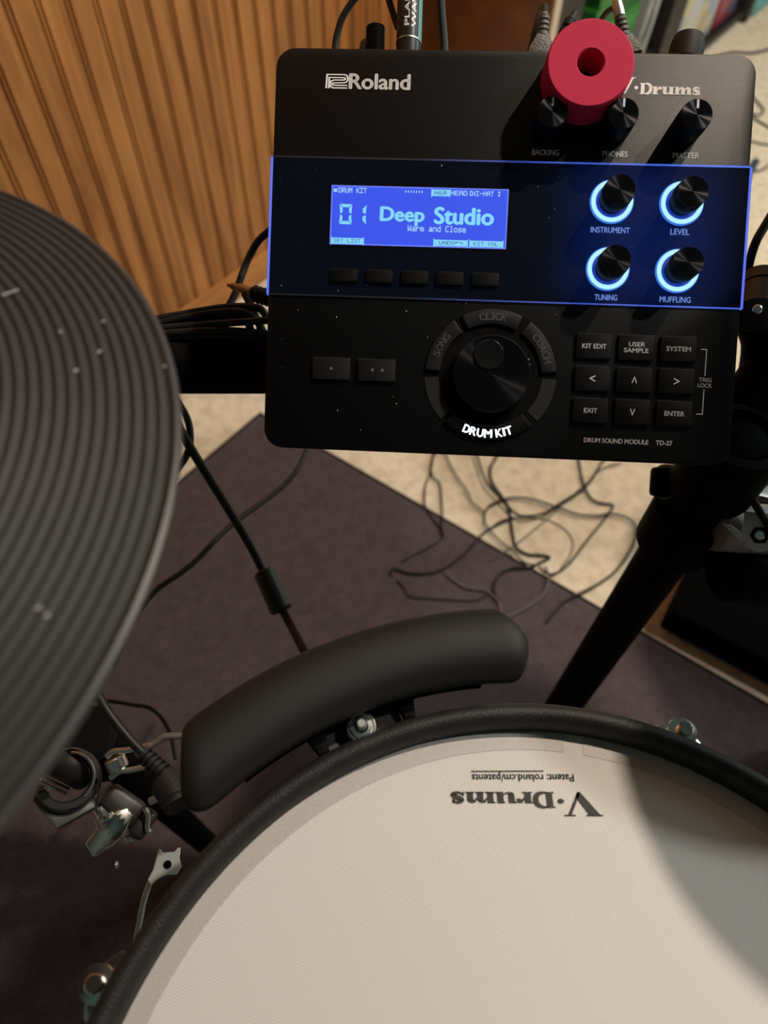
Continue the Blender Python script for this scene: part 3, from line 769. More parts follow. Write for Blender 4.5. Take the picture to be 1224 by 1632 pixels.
stroke(b, [(SX(0.748), SY(0.945)), (SX(0.756), SY(0.93)), (SX(0.748), SY(0.912)), (SX(0.722), SY(0.912))], 0.0003, z2); flat(b, [(SX(0.722), SY(0.932)), (SX(0.722), SY(0.892)), (SX(0.714), SY(0.912))], z2)
part('screen_dark_text', b, M['lcd_dark'], scr, smooth=False)

# ---- buttons under the screen
for k in range(5):
    cx = -0.0800 + k * 0.0179
    b = newbm(); prism(b, rrect(cx, -0.0122, 0.0138, 0.0068, 0.001, 3), 0.0006, 0.0019, 0.0004, 2); part('function_button', b, M['button'])
# ---- play and stop buttons
for cx, dotxs in ((-0.0848, (0.0,)), (-0.0615, (-0.002, 0.003))):
    b = newbm(); prism(b, rrect(cx, -0.0594, 0.0208, 0.0128, 0.0012, 3), -0.0005, 0.0002); part('button_gap', b, M['gap'])
    b = newbm(); prism(b, rrect(cx, -0.0594, 0.0194, 0.0114, 0.0008, 3), 0.0, 0.0016, 0.0004, 2); pb = part('transport_button', b, M['arc_button'])
    b = newbm()
    for d in dotxs: prism(b, [(cx + d + 0.0008 * math.cos(2 * PI * i / 12), -0.0594 + 0.0008 * math.sin(2 * PI * i / 12)) for i in range(12)], 0.0016, 0.0017)
    part('button_mark', b, M['print_dim'], pb)
# ---- nine buttons at the right
names = [['KIT EDIT', 'USER\nSAMPLE', 'SYSTEM'], ['<', '^', '>'], ['EXIT', 'v', 'ENTER']]
for r in range(3):
    for c in range(3):
        cx = 0.0477 + c * 0.02085; cy = -0.0435 - r * 0.0161
        b = newbm(); prism(b, rrect(cx, cy, 0.0178, 0.0128, 0.0008, 3), 0.0, 0.0016, 0.0004, 2); pb = part('panel_button', b, M['button'])
        b = newbm(); s = names[r][c]; z = 0.0017
        if s == '<': stroke(b, [(cx + 0.0014, cy + 0.0014), (cx - 0.0012, cy), (cx + 0.0014, cy - 0.0014)], 0.0005, z)
        elif s == '>': stroke(b, [(cx - 0.0014, cy + 0.0014), (cx + 0.0012, cy), (cx - 0.0014, cy - 0.0014)], 0.0005, z)
        elif s == '^': stroke(b, [(cx - 0.0011, cy - 0.0016), (cx, cy + 0.0014), (cx + 0.0011, cy - 0.0016)], 0.0005, z)
        elif s == 'v': stroke(b, [(cx - 0.0011, cy + 0.0016), (cx, cy - 0.0014), (cx + 0.0011, cy + 0.0016)], 0.0005, z)
        elif '\n' in s:
            text(b, 'USER', cx + 0.0002, cy + 0.0016, 0.0080, 0.0022, z, 0.02); text(b, 'SAMPLE', cx, cy - 0.0014, 0.0120, 0.0022, z, 0.02)
        else: text(b, s, cx, cy, {'KIT EDIT': 0.0120, 'SYSTEM': 0.0120, 'EXIT': 0.0066, 'ENTER': 0.0098}[s], 0.0023, z, 0.02)
        part('button_lettering', b, M['print_grey'], pb, smooth=False)
# ---- printed lettering on the panel
b = newbm(); z = 0.00015
text(b, 'DRUM SOUND MODULE', 0.0617, -0.0905, 0.0322, 0.0023, z, 0.02); text(b, 'TD-27', 0.0857, -0.0905, 0.0082, 0.0023, z, 0.02)
text(b, 'TRIG', 0.1040, -0.0581, 0.0062, 0.0020, z, 0.02); text(b, 'LOCK', 0.1040, -0.0609, 0.0070, 0.0020, z, 0.02)
stroke(b, [(0.1008, -0.0430), (0.1037, -0.0430), (0.1037, -0.0562)], 0.0004, z); stroke(b, [(0.1037, -0.0628), (0.1037, -0.0753), (0.1006, -0.0753)], 0.0004, z)
part('panel_lettering', b, M['print_grey'], smooth=False)
for s, cx, w in (('BACKING', 0.0184, 0.0132), ('PHONES', 0.0527, 0.0123), ('MASTER', 0.0874, 0.0127)):
    b = newbm(); text(b, s, cx, 0.0516, w, 0.0027, z, 0.02); part('knob_lettering', b, M['print_white'], smooth=False)
for s, cx, cy, w in (('INSTRUMENT', 0.0524, 0.0142, 0.0192), ('LEVEL', 0.0866, 0.0142, 0.0092), ('TUNING', 0.0522, -0.0190, 0.0112), ('MUFFLING', 0.0864, -0.0190, 0.0152)):
    b = newbm(); text(b, s, cx, cy, w, 0.0028, 0.00075, 0.022); part('lit_lettering', b, M['print_blue'], smooth=False)
# maker logo: two nested ribbons, then the word
b = newbm(); T = Matrix.Translation((-0.0934, 0.0808, z)) @ Matrix.Diagonal((0.0114, 0.0071, 1, 1))
stroke(b, [(0.03, 0.0), (0.06, 0.95), (0.82, 0.95), (0.93, 0.90), (0.985, 0.74), (0.975, 0.55), (0.90, 0.42), (0.80, 0.39), (0.34, 0.37), (0.29, 0.31), (0.31, 0.24), (0.36, 0.21), (0.97, 0.21)], 0.075, 0, T)
stroke(b, [(0.15, 0.0), (0.16, 0.74), (0.82, 0.74), (0.86, 0.70), (0.86, 0.63), (0.81, 0.58), (0.36, 0.57), (0.24, 0.48), (0.19, 0.30), (0.24, 0.11), (0.33, 0.03), (0.97, 0.03)], 0.075, 0, T)
text(b, 'Roland', -0.0661, 0.0844, 0.0304, 0.0073, z, bold=0.028)
part('maker_logo', b, M['print_white'], smooth=False)
b = newbm(); k = 0.0310 / (VDW - 1.62)
vdrums(b, Matrix.Translation((0.0921 - VDW * k, 0.0807, z)) @ Matrix.Diagonal((k, 0.0080, 1, 1))); part('range_logo', b, M['print_white'], smooth=False)

# ---- knobs
def knob(cx, cy, r, h, name, mark=True, ring=False):
    if ring:
        T = Matrix.Translation((cx, cy, 0))
        b = newbm(); lathe(b, [(0.0082, 0.0018), (0.0092, 0.0023), (0.0103, 0.0017)], T, 64); part('led_ring', b, M['led'], label='glowing pale blue light ring')
        b = newbm(); lathe(b, [(0.0103, 0.0017), (0.0107, 0.0012), (0.0109, 0.0006)], T, 64); lathe(b, [(0.0078, 0.0014), (0.0082, 0.0018)], T, 64); part('led_ring_edge', b, M['led_blue'], label='deeper blue edge of the light ring')
        b = newbm(); lathe(b, [(0.0055, 0.0012), (0.0078, 0.0014)], T, 64); part('led_inner_mesh', b, M['led_deep'], label='dark blue glowing inner mesh')
    b = newbm(); q = []
    lathe(b, [(0, 0.0006), (r * (0.84 if ring else 0.98), 0.0006), (r * (0.86 if ring else 1.0), h * 0.45), (r, h * 0.55), (r * 0.97, h - 0.0006), (r * 0.94, h - 0.0001)], Matrix.Translation((cx, cy, 0)), 64)
    kn = part(name, b, M['knob'])
    b = newbm(); lathe(b, [(0, 0), (r * 0.94, 0)], seg=64); o = part('knob_cap', b, M['spun'], kn); o.location = (cx, cy, h - 0.0001)
    if mark:
        b = newbm(); box(b, (cx, cy + r * 0.62, h), (0.0010, r * 0.52, 0.0003)); part('pointer_mark', b, M['print_grey'], kn)
    else:
        b = newbm(); lathe(b, [(r * 0.94, h - 0.0001), (r * 0.97, h - 0.0006)], Matrix.Translation((cx, cy, 0)), 64); part('bright_rim', b, M['steel'], kn)
    return kn
for cx in (0.0182, 0.0516, 0.0860): knob(cx, 0.0636, 0.0076, 0.016, 'volume_knob')
for cx in (0.0523, 0.0865):
    for cy in (0.0281, -0.0049): knob(cx, cy, 0.0076, 0.0160, 'ring_knob', mark=False, ring=True)
# ---- dial with its ring of arc buttons
dx_, dy_ = -0.0035, -0.0597
b = newbm(); prism(b, [(dx_ + 0.0258 * math.cos(2 * PI * i / 64), dy_ + 0.0258 * math.sin(2 * PI * i / 64)) for i in range(64)], -0.0004, 0.00015); part('dial_well', b, M['gap'])
for a0, a1 in ((184, 224), (318, 358)):
    b = newbm(); prism(b, arcseg(dx_, dy_, 0.0262, 0.0335, a0, a1), -0.0004, 0.0004, 0.0001, 1); part('ring_inlay', b, M['ring_inlay'])
b = newbm(); prism(b, arcseg(dx_, dy_, 0.0245, 0.0338, 0, 186), -0.0004, 0.00012); prism(b, arcseg(dx_, dy_, 0.0245, 0.0338, 222, 320), -0.0004, 0.00012); part('arc_gap', b, M['gap'])
for a0, a1, s, am in ((126, 178, 'SONG', 151), (63, 119, 'CLICK', 90), (4, 56, 'COACH', 29), (228, 312, 'DRUM KIT', 270)):
    low = s == 'DRUM KIT'
    b = newbm(); prism(b, arcseg(dx_, dy_, 0.0256, 0.0332, a0, a1), -0.0002, 0.0016, 0.0005, 2); ab = part('arc_button', b, M['button'] if low else M['arc_button'])
    b = newbm(); arc_text(b, s, dx_, dy_, 0.0297 if low else 0.0294, am, 0.0040 if low else 0.0036, 0.0017, 0.03 if low else 0.015, inward=low)
    part('arc_lettering', b, M['led_white'] if low else M['print_dim'], ab, smooth=False, label='glowing white lettering' if low else None)
b = newbm(); lathe(b, [(0, 0.0), (0.0192, 0.0), (0.0197, 0.0005), (0.0193, 0.0062), (0.0188, 0.0068)], Matrix.Translation((dx_, dy_, 0)), 96); dl = part('dial', b, M['knob'])
b = newbm(); lathe(b, [(0, 0), (0.0188, 0)], seg=96); o = part('dial_cap', b, M['spun'], dl); o.location = (dx_, dy_, 0.0068)
b = newbm(); lathe(b, [(0, 0.00692), (0.0020, 0.00696), (0.0042, 0.00712), (0.0058, 0.00742), (0.0066, 0.00768), (0.0070, 0.00770), (0.0074, 0.00740), (0.0076, 0.0068)], Matrix.Translation((dx_ - 0.0018, dy_ + 0.0092, 0)), 56)
part('finger_dimple', b, pbr('polished_black', (0.006, 0.006, 0.006), 0.12), dl)
# ---- dust on the panel
b = newbm(); rnd = random.Random(4)
for k in range(46):
    u = rnd.uniform(-0.115, 0.03); v = rnd.uniform(-0.095, 0.045)
    if (sx0 - 0.003 < u < sx1 + 0.003 and sy0 - 0.003 < v < sy1 + 0.003): continue
    s = rnd.choice((0.00012, 0.00016, 0.00022, 0.0003)); box(b, (u, v, 0.0008 if v > -0.0223 else 0.0002), (s * rnd.uniform(1, 2), s, s * 0.6), Matrix.Rotation(rnd.uniform(0, 3), 3, 'Z'))
o = part('dust_specks', b, M['print_white'], smooth=False); o['kind'] = 'stuff'
# ---- bracket under the module that grips the rack tube
b = newbm(); box(b, (0, -0.028, -0.047), (0.10, 0.06, 0.022), None, 0.003); part('mount_plate', b, M['rack'])

# ------------------------------------------------------------------ pink foam ring lying on the panel
def ml(px, py, h):
    d = cdir(px, py); n = RW.col[2]; s = ((TM + n * h) - Vector((0, 0, CAMZ))).dot(n) / d.dot(n)
    q = Vector((0, 0, CAMZ)) + d * s - TM; return RW.transposed() @ q
ph = 0.0185
pc = ml(941, 100.4, ph)
pk = thing('foam_ring', 'thick pink foam ring with a hole resting on the upper panel of the module', 'foam ring', MM @ Vector((pc.x, pc.y, 0.0006))); LOCAL.add(pk.name)
pk.rotation_mode = 'QUATERNION'; pk.rotation_quaternion = RW.to_quaternion()
b = newbm(); r = 0.0205
lathe(b, [(0.0062, 0.0), (r - 0.0008, 0.0), (r, 0.001), (r, ph - 0.001), (r - 0.0008, ph), (0.0068, ph), (0.0062, ph - 0.0006), (0.0062, 0.0)], None, 72)
obj('foam_body', b, M['pink'], pk, ang=25)

# ------------------------------------------------------------------ drum rack
HUB = Vector((0.212, 0.277, 0.0))
rk = thing('drum_rack', 'black steel drum rack with upright post and horizontal tube behind the module', 'drum rack', (HUB.x, HUB.y, 0))
ba = D(232, 578, 0.438); bb_ = D(430, 578, 0.438)
bd = (bb_ - ba).normalized()
b = newbm(); cyl(b, ba - bd * 0.30, ba + bd * 0.345, 0.0190, seg=40); obj('cross_tube', b, M['rack'], rk)
b = newbm(); cyl(b, (HUB.x, HUB.y, RZ), (HUB.x, HUB.y, 0.672), 0.0190, seg=40); obj('upright_post', b, M['rack'], rk)
b = newbm(); lathe(b, [(0, 0), (0.026, 0), (0.026, 0.02), (0.020, 0.03), (0.019, 0.032)], Matrix.Translation((HUB.x, HUB.y, 0.0066))); obj('rubber_foot', b, M['rubber'], rk)
b = newbm(); lathe(b, [(0.0192, 0.660), (0.0192, 0.674), (0.016, 0.679), (0.008, 0.682), (0, 0.683)], Matrix.Translation((HUB.x, HUB.y, 0)), 36); obj('post_cap', b, M['gap'], rk)
# clamp where post and tube meet
b = newbm()
lathe(b, [(0.0195, 0), (0.0265, 0.001), (0.0275, 0.004), (0.0275, 0.040), (0.0265, 0.043), (0.0195, 0.044)], Matrix.Translation((HUB.x, HUB.y, 0.560)), 40)
lathe(b, [(0.0195, 0), (0.0255, 0.001), (0.0265, 0.004), (0.0265, 0.05), (0.0255, 0.053), (0.0195, 0.054)], Matrix.Translation((HUB.x, HUB.y, 0.628)), 40)
obj('clamp_collar', b, M['rack'], rk)
b = newbm(); p = D(1056, 772, 0.48); q = D(1100, 765, 0.49); cyl(b, p, q, 0.0135, 0.0120, 28, 0.003); obj('clamp_knob', b, M['black_plastic'], rk)
b = newbm(); p = D(1052, 768, 0.475); box(b, p + Vector((0.004, 0.003, -0.004)), (0.016, 0.020, 0.012), RW, 0.003); obj('clamp_jaw', b, M['rack'], rk)
# tube running off to the right with its plate and bolt
p = D(1140, 838, 0.470); q = D(1330, 852, 0.480)
b = newbm(); cyl(b, p, q, 0.0168, seg=40); obj('side_tube', b, pbr('light_lifted_grey_steel', (0.30, 0.265, 0.275), 0.45, spec=0.5), rk)  # grey lifted to stand in for lamp light this tube misses
b = newbm(); p = D(1150, 902, 0.490); q = D(1330, 925, 0.50); cyl(b, p, q, 0.024, seg=36, bev=0.004); obj('side_clamp', b, M['rack'], rk)
pc_ = D(1211, 853, 0.446); nd = (Vector((0, 0, 1)) - pc_).normalized()
b = newbm(); T = TR(pc_, nd, Vector((1, 0, 0)))
poly = [(0.0095 * math.cos(math.radians(a)), 0.0095 * math.sin(math.radians(a)) * 1.1) for a in range(180, 361, 15)] + [(0.011, 0.013), (-0.009, 0.0155)]
prism(b, poly, -0.004, 0.0, 0.0008, 2, T); obj('bolt_plate', b, M['pale_plate'], rk)
b = newbm(); hexa = [(0.0058 * math.cos(PI / 3 * i), 0.0058 * math.sin(PI / 3 * i)) for i in range(6)]
prism(b, hexa, 0.0, 0.001, 0, 2, T); obj('bolt_recess', b, M['gap'], rk)
b = newbm(); lathe(b, [(0, 0.0045), (0.0024, 0.0042), (0.0032, 0.003), (0.0034, 0.0)], T, 24); obj('bolt', b, M['chrome'], rk)
b = newbm(); T2 = TR(D(1163, 846, 0.448), nd, Vector((1, 0, 0)))
prism(b, [(-0.005, 0.005), (0.001, 0.0035), (0.0065, -0.001), (0.0075, -0.006), (0.005, -0.0055), (0.0, 0.0)], -0.003, 0, 0.0006, 2, T2); obj('bolt_plate', b, M['pale_plate'], rk)
# the arm going up at the right with its round clamp
b = newbm(); pa_ = D(1130, 755, 0.47); pb_ = D(1278, 540, 0.43); cyl(b, pa_, pb_, 0.0215, seg=36); obj('riser_tube', b, M['rack'], rk)
b = newbm(); tube(b, [D(1125, 692, 0.47), D(1205, 645, 0.46), D(1300, 610, 0.45)], 0.024, seg=20); obj('elbow', b, M['rack'], rk)
b = newbm(); p = D(1213, 452, 0.42); q = D(1207, 506, 0.405); dd = (q - p).normalized(); L = (q - p).length
lathe(b, [(0, -0.004), (0.010, -0.004), (0.0125, -0.001), (0.0130, L * .28), (0.0118, L * .30), (0.0118, L * .33), (0.0132, L * .36), (0.0126, L * .95), (0.010, L), (0, L)], TR(p, dd), 36); obj('riser_clamp', b, M['black_plastic'], rk)
b = newbm(); lathe(b, [(0, 0.0012), (0.002, 0.001), (0.0026, 0)], TR(D(1207, 493, 0.392), (Vector((0, 0, 1)) - q)), 20); obj('clamp_screw', b, M['steel'], rk)
b = newbm(); tube(b, [D(1207, 505, 0.42), D(1216, 555, 0.44), D(1202, 640, 0.46)], 0.0125, seg=16); obj('riser_bracket', b, M['rack'], rk)
b = newbm(); p = D(1172, 762, 0.455); q = D(1178, 752, 0.455); tube(b, [D(1160, 792, 0.452), D(1172, 783, 0.452), D(1178, 765, 0.452), D(1180, 757, 0.452)], 0.0016, seg=12); obj('collar_rim', b, M['pale_plate'], rk)
b = newbm(); p = D(1185, 778, 0.52); q = D(1300, 806, 0.52); box(b, (p + q) / 2, ((q - p).length, 0.012, 0.006), Matrix((frame_from(q - p)[2], frame_from(q - p)[0], frame_from(q - p)[1])).transposed(), 0.001); obj('flat_arm', b, pbr('grey_steel_bar', (0.25, 0.26, 0.26), 0.35, 0.5), rk)

# ------------------------------------------------------------------ black cabinet beyond the rug edge
A = Z(1046, 1003, 0); Bp = Z(1224, 1098, 0); Cp = Z(1132, 862, 0)
exu = (Bp - A).normalized(); eyu = Vector((-exu.y, exu.x, 0))
cb = thing('flat_case', 'low black box on the beige carpet past the rug edge beside the rack post', 'case', tuple(A))
Mx = Matrix((exu, eyu, Vector((0, 0, 1)))).transposed()
b = newbm(); box(b, A + exu * 0.24 + eyu * 0.19 + Vector((0, 0, 0.036)), (0.48, 0.38, 0.06), Mx, 0.006); obj('body', b, pbr('black_vinyl', (0.0035, 0.0035, 0.0035), 0.85, spec=0.05), cb)
for (fx, fy) in ((0.03, 0.03), (0.45, 0.03), (0.03, 0.35), (0.45, 0.35)):
    b = newbm(); p = A + exu * fx + eyu * fy; cyl(b, (p.x, p.y, 0.0), (p.x, p.y, 0.007), 0.014); obj('foot', b, M['rubber'], cb)

# ------------------------------------------------------------------ cables
def cable(name, label, pts, r, m=None, group=None, cat='cable', **kw):
    b = newbm(); tube(b, pts, r, **kw); return single(name, b, m or M['cable'], label, cat, group)
def fl(pts, r, ox=560, oy=700, k=2.55, lift=0.0):
    out = []
    for p in pts:
        q = Z(ox + p[0] / k, oy + p[1] / k, r)
        # over the rug or over the carpet
        d = q - c0; on = (d.dot(rvn) > -0.01) and (d.dot(Vector((rv.y, -rv.x, 0))) > -0.01)
        zz = (RZ if on else 0.0) + r + lift + (p[2] if len(p) > 2 else 0)
        out.append(Z(ox + p[0] / k, oy + p[1] / k, zz))
    return out
r0 = 0.0016
cable('thin_cable', 'thin black cable looping down over the rug edge, leftmost of the floor tangle', fl([(335, 20), (332, 65), (320, 140), (300, 190), (300, 270), (335, 330), (375, 385), (350, 420), (300, 448), (255, 470), (205, 500)], r0), r0)
cable('thin_cable', 'short thin black strand beside the leftmost floor loop', fl([(352, 30), (325, 100), (330, 150), (358, 180), (366, 240), (370, 310), (366, 350), (372, 390)], r0, lift=0.004), r0)
cable('thin_cable', 'thin black cable running from the module down to the rug edge beside the knot', fl([(370, 20), (385, 65), (420, 140), (470, 210), (490, 255), (540, 300), (545, 345), (600, 410), (650, 450), (700, 498), (745, 512)], r0, lift=0.006), r0)
cable('floor_cable', 'black cable dipping in a wide curve toward the upper right of the carpet', fl([(480, 10), (510, 70), (545, 170), (590, 225), (640, 278), (690, 312), (780, 302), (840, 265), (950, 195), (1010, 110), (1040, 60)], 0.0022, lift=0.010), 0.0022)
cable('floor_cable', 'thick black cable with a sharp pointed kink on the carpet by the rug edge', fl([(600, 40), (588, 75), (565, 120), (572, 175), (610, 230), (640, 282), (655, 380), (672, 440), (720, 468), (760, 470), (806, 480), (760, 505), (720, 522), (650, 525), (600, 555), (580, 610), (600, 660)], 0.0023, lift=0.002), 0.0023)
cable('floor_cable', 'black cable making the big round loop at the right of the carpet', fl([(540, 300), (570, 265), (650, 238), (740, 245), (830, 275), (920, 305), (1000, 310), (1060, 303), (1130, 325), (1158, 370), (1140, 440), (1080, 530), (1000, 590), (930, 625), (860, 665), (800, 740)], 0.0020, lift=0.006), 0.0020)
cable('floor_cable', 'black cable with a hooked bend at the right of the carpet, descending leftward', fl([(915, 40), (925, 90), (940, 170), (970, 235), (1010, 258), (1060, 266), (1048, 300), (960, 410), (890, 500), (840, 540), (800, 547), (760, 520)], 0.0020, lift=0.003), 0.0020)
cable('floor_cable', 'black cable lying in a shallow sag on the rug, left of the knot', fl([(162, 552), (170, 527), (240, 545), (330, 543), (400, 512), (470, 455), (540, 380), (600, 345), (660, 320)], 0.0022, lift=0.001), 0.0022)
cable('thin_cable', 'thin grey-brown cable slanting down the rug toward the knot', fl([(380, 540), (420, 575), (470, 603), (540, 612), (570, 632), (600, 665), (610, 720), (625, 760)], r0, lift=0.003), r0, M['cable_grey'])
cable('thin_cable', 'thin dark cable bent like a shallow tray on the rug above the trigger bar', fl([(185, 575), (215, 605), (240, 640), (350, 650), (440, 655), (510, 655), (555, 630), (585, 620)], r0), r0)
cable('thin_cable', 'thin pale brown cable arcing from the rug edge to the trigger bar end', fl([(790, 520), (802, 560), (795, 600), (770, 640), (700, 690), (650, 715), (610, 745)], 0.0018, lift=0.004), 0.0018, M['cable_grey'])
cable('thin_cable', 'faint thin cable crossing the carpet diagonally under the loops', fl([(1100, 95), (1020, 120), (960, 175), (880, 245), (800, 320), (690, 410), (600, 470), (560, 492)], 0.0012, lift=0.003), 0.0012, M['cable_grey'])
cable('thin_cable', 'faint thin cable arching inside the big loop on the carpet', fl([(560, 370), (610, 330), (700, 318), (800, 330), (870, 370), (900, 420), (885, 480), (850, 525)], 0.0012, lift=0.0), 0.0012, M['cable_grey'])
# cable across the rug from under the module to the hi-hat
pts = [(505, 690, 0.66), (490, 715, 0.65), (473, 750, 0.64), (445, 780, 0.63), (412, 805, 0.62), (380, 828, 0.61), (348, 856, 0.60), (318, 888, 0.59), (290, 912, 0.58), (252, 938, 0.57), (224, 970, 0.56), (205, 1000, 0.55), (180, 1060, 0.54)]
cable('slack_cable', 'black cable hanging slack across the rug from the module to behind the hi-hat', [D(*p) for p in pts], 0.0023)
# cable with ferrite bead
fc = thing('ferrite_cable', 'thick black cable with a barrel-shaped ferrite bead hanging above the rug', 'cable', D(434, 940, 0.50))
pts = [(262, 640, 0.45), (290, 690, 0.46), (306, 718, 0.465), (332, 760, 0.475), (362, 808, 0.485), (392, 858, 0.495), (412, 895, 0.50), (433, 940, 0.50), (452, 975, 0.49), (468, 1005, 0.475), (487, 1042, 0.455), (500, 1075, 0.44)]
b = newbm(); tube(b, [D(*p) for p in pts], 0.0031, seg=14); obj('cord', b, M['cable'], fc)
p = D(421, 910, 0.497); q = D(449, 973, 0.490); dd = q - p; L = dd.length
b = newbm(); lathe(b, [(0.0032, -0.0005), (0.0070, 0.0), (0.0080, 0.0012), (0.0080, L * .5), (0.0082, L * .5), (0.0080, L - 0.0012), (0.0070, L), (0.0032, L + 0.0005)], TR(p, dd), 32); obj('ferrite_bead', b, M['black_plastic'], fc)
# loop at the hi-hat edge
cable('slack_cable', 'small black cable loop showing past the right edge of the hi-hat', [D(250, 600, 0.47), D(283, 640, 0.47), D(300, 672, 0.468), D(303, 705, 0.466), D(296, 728, 0.464), D(278, 752, 0.462), D(255, 775, 0.46)], 0.0024)
# cable along the wall
cable('slack_cable', 'black cable curving up from the coil to the left side of the module', [D(448, 352, 0.44), D(432, 366, 0.45), D(412, 384, 0.455), D(396, 412, 0.46), D(385, 440, 0.46), D(374, 470, 0.455), D(360, 496, 0.45)], 0.0024)
# jack plug at the left of the module
jp = thing('jack_plug', 'loose jack plug with dull gold shaft and black ribbed boot by the module', 'plug', D(410, 466, 0.43))
b = newbm(); tube(b, [D(363, 454, 0.44), D(382, 459, 0.438), D(405, 468, 0.435)], 0.0024, rads=[0.0012, 0.0022, 0.0028, 0.0030], seg=14); obj('shaft', b, M['brass'], jp)
p = D(401, 467, 0.436); q = D(440, 478, 0.43); dd = q - p; L = dd.length
b = newbm(); lathe(b, [(0, 0), (0.0040, 0.0003)] + [(0.0046 + (0.0008 if k % 2 else -0.0003), 0.001 + k * (L - 0.002) / 10) for k in range(11)] + [(0.004, L)], TR(p, dd), 20); obj('boot', b, M['rubber'], jp)
# coil of cable on the rack tube
cz = 0.0021
b = newbm()
ct = Vector((0, 0, 0))
strands = [[(225, 512, .425), (262, 506, .424), (330, 494, .422), (372, 489, .420), (408, 490, .420), (421, 499, .421), (428, 514, .423)],
           [(225, 520, .424), (260, 514, .423), (330, 500, .420), (384, 497, .418), (410, 512, .420), (416, 532, .424)],
           [(225, 528, .422), (262, 523, .421), (320, 518, .419), (372, 514, .417), (432, 510, .417)],
           [(225, 534, .421), (270, 531, .420), (330, 527, .418), (380, 528, .418), (432, 533, .420)],
           [(228, 524, .426), (300, 512, .426), (350, 504, .425), (376, 502, .424), (392, 510, .424), (400, 526, .425)],
           [(235, 539, .422), (300, 536, .421), (360, 534, .420), (400, 537, .421), (432, 545, .424)],
           [(390, 468, .43), (398, 484, .428), (408, 505, .426), (420, 530, .425), (424, 542, .428)]]
for st in strands: tube(b, [D(*p) for p in st], 0.0023, seg=10)
for (s0, s1) in ((0, 1), (2, 3)):
    p, q = D(*strands[s0][0]), D(*strands[s1][0]); tube(b, [p, (p + q) / 2 + Vector((-0.02, 0, 0)), q], 0.0023, seg=10)
single('cable_coil', b, M['cable'], 'bundle of coiled black cable lying on the horizontal rack tube', 'cable')

# ---- plugs and leads along the top edge of the module
def mod_axis_thing(name, label, cat, u, v, n): 
    return thing(name, label, cat, mpt(u, v, n))
ydir = RW.col[1].copy(); ndir = RW.col[2].copy(); xdir = RW.col[0].copy()
def along(px0, py0, px1, py1, n):           # two points at a depth n (mm) under the panel plane
    p = ml(px0, py0, n * mm); q = ml(px1, py1, n * mm); return MM @ p, MM @ q
p, q = along(598, 95, 599, 44, -14)
t = thing('threaded_post', 'short black threaded screw post behind the module top edge, leftmost', 'screw', p)
L = (q - p).length; b = newbm()
lathe(b, [(0, 0)] + [(0.0047 + (0.0004 if k % 2 else 0), L * k / 30) for k in range(30)] + [(0.0040, L * 0.99), (0, L)], TR(p, q - p), 28); obj('thread', b, pbr('black_threaded_metal', (0.02, 0.02, 0.02), 0.3, 0.6), t)
b = newbm(); p2, q2 = along(586, 95, 586, 66, -20); cyl(b, p2, q2, 0.0055, 0.004, 20, 0.001); obj('collar', b, M['black_plastic'], t)
p, q = along(650, 100, 655, -60, -12)
t = thing('jack_plug', 'large black cable plug with white lettering and teal edge behind the module', 'plug', p)
L = (q - p).length; T = TR(p, q - p, xdir)
b = newbm(); lathe(b, [(0, 0), (0.0060, 0), (0.0064, 0.002), (0.0064, L * .9), (0.0055, L), (0, L)], T, 40); obj('sleeve', b, pbr('plug_black', (0.016, 0.016, 0.017), 0.35), t)
b = newbm(); lathe(b, [(0.0066, L * .18), (0.0067, L * .18), (0.0067, L * .98), (0.0066, L * .98)], T, 8, math.radians(-42), math.radians(5)); obj('teal_stripe', b, pbr('teal_rubber', (0.10, 0.28, 0.27), 0.5), t)
b = newbm(); lathe(b, [(0.0058, L * .185), (0.0067, L * .187), (0.0067, L * .20), (0.0058, L * .202)], T, 40); obj('metal_ring', b, M['steel'], t)
b = newbm()
for word, off, z0_, ln in (('PLANET', -98, 0.30, 0.50), ('WAVES', -67, 0.285, 0.46)):
    tb = bmesh.new(); text(tb, word, L * (z0_ + ln / 2), 0, L * ln, 0.0024, 0, 0.02)
    for v in tb.verts:
        a = math.radians(off) - v.co.y / 0.0065
        v.co = Vector((0.0066 * math.cos(a), 0.0066 * math.sin(a), v.co.x))
    merge(b, tb, T)
obj('lettering', b, M['print_white'], t, smooth=False)
def PM(px, py, n): return MM @ ml(px, py, n * mm)
cable('lead', 'thin black lead arching left from the large plug above the module', [PM(533, 110, -22), PM(534, 78, -22), PM(538, 52, -21), PM(549, 22, -19), PM(572, -10, -17), PM(600, -40, -16)], 0.0018)
cable('lead', 'black lead meeting the large lettered plug from its left', [PM(604, -60, -16), PM(614, -20, -16), PM(624, 14, -15), PM(634, 44, -13)], 0.0017)
cable('lead', 'straight black lead rising behind the module right of the large plug', [PM(709, 110, -22), PM(708, 70, -22), PM(704, 20, -21), PM(701, -40, -20)], 0.0022)
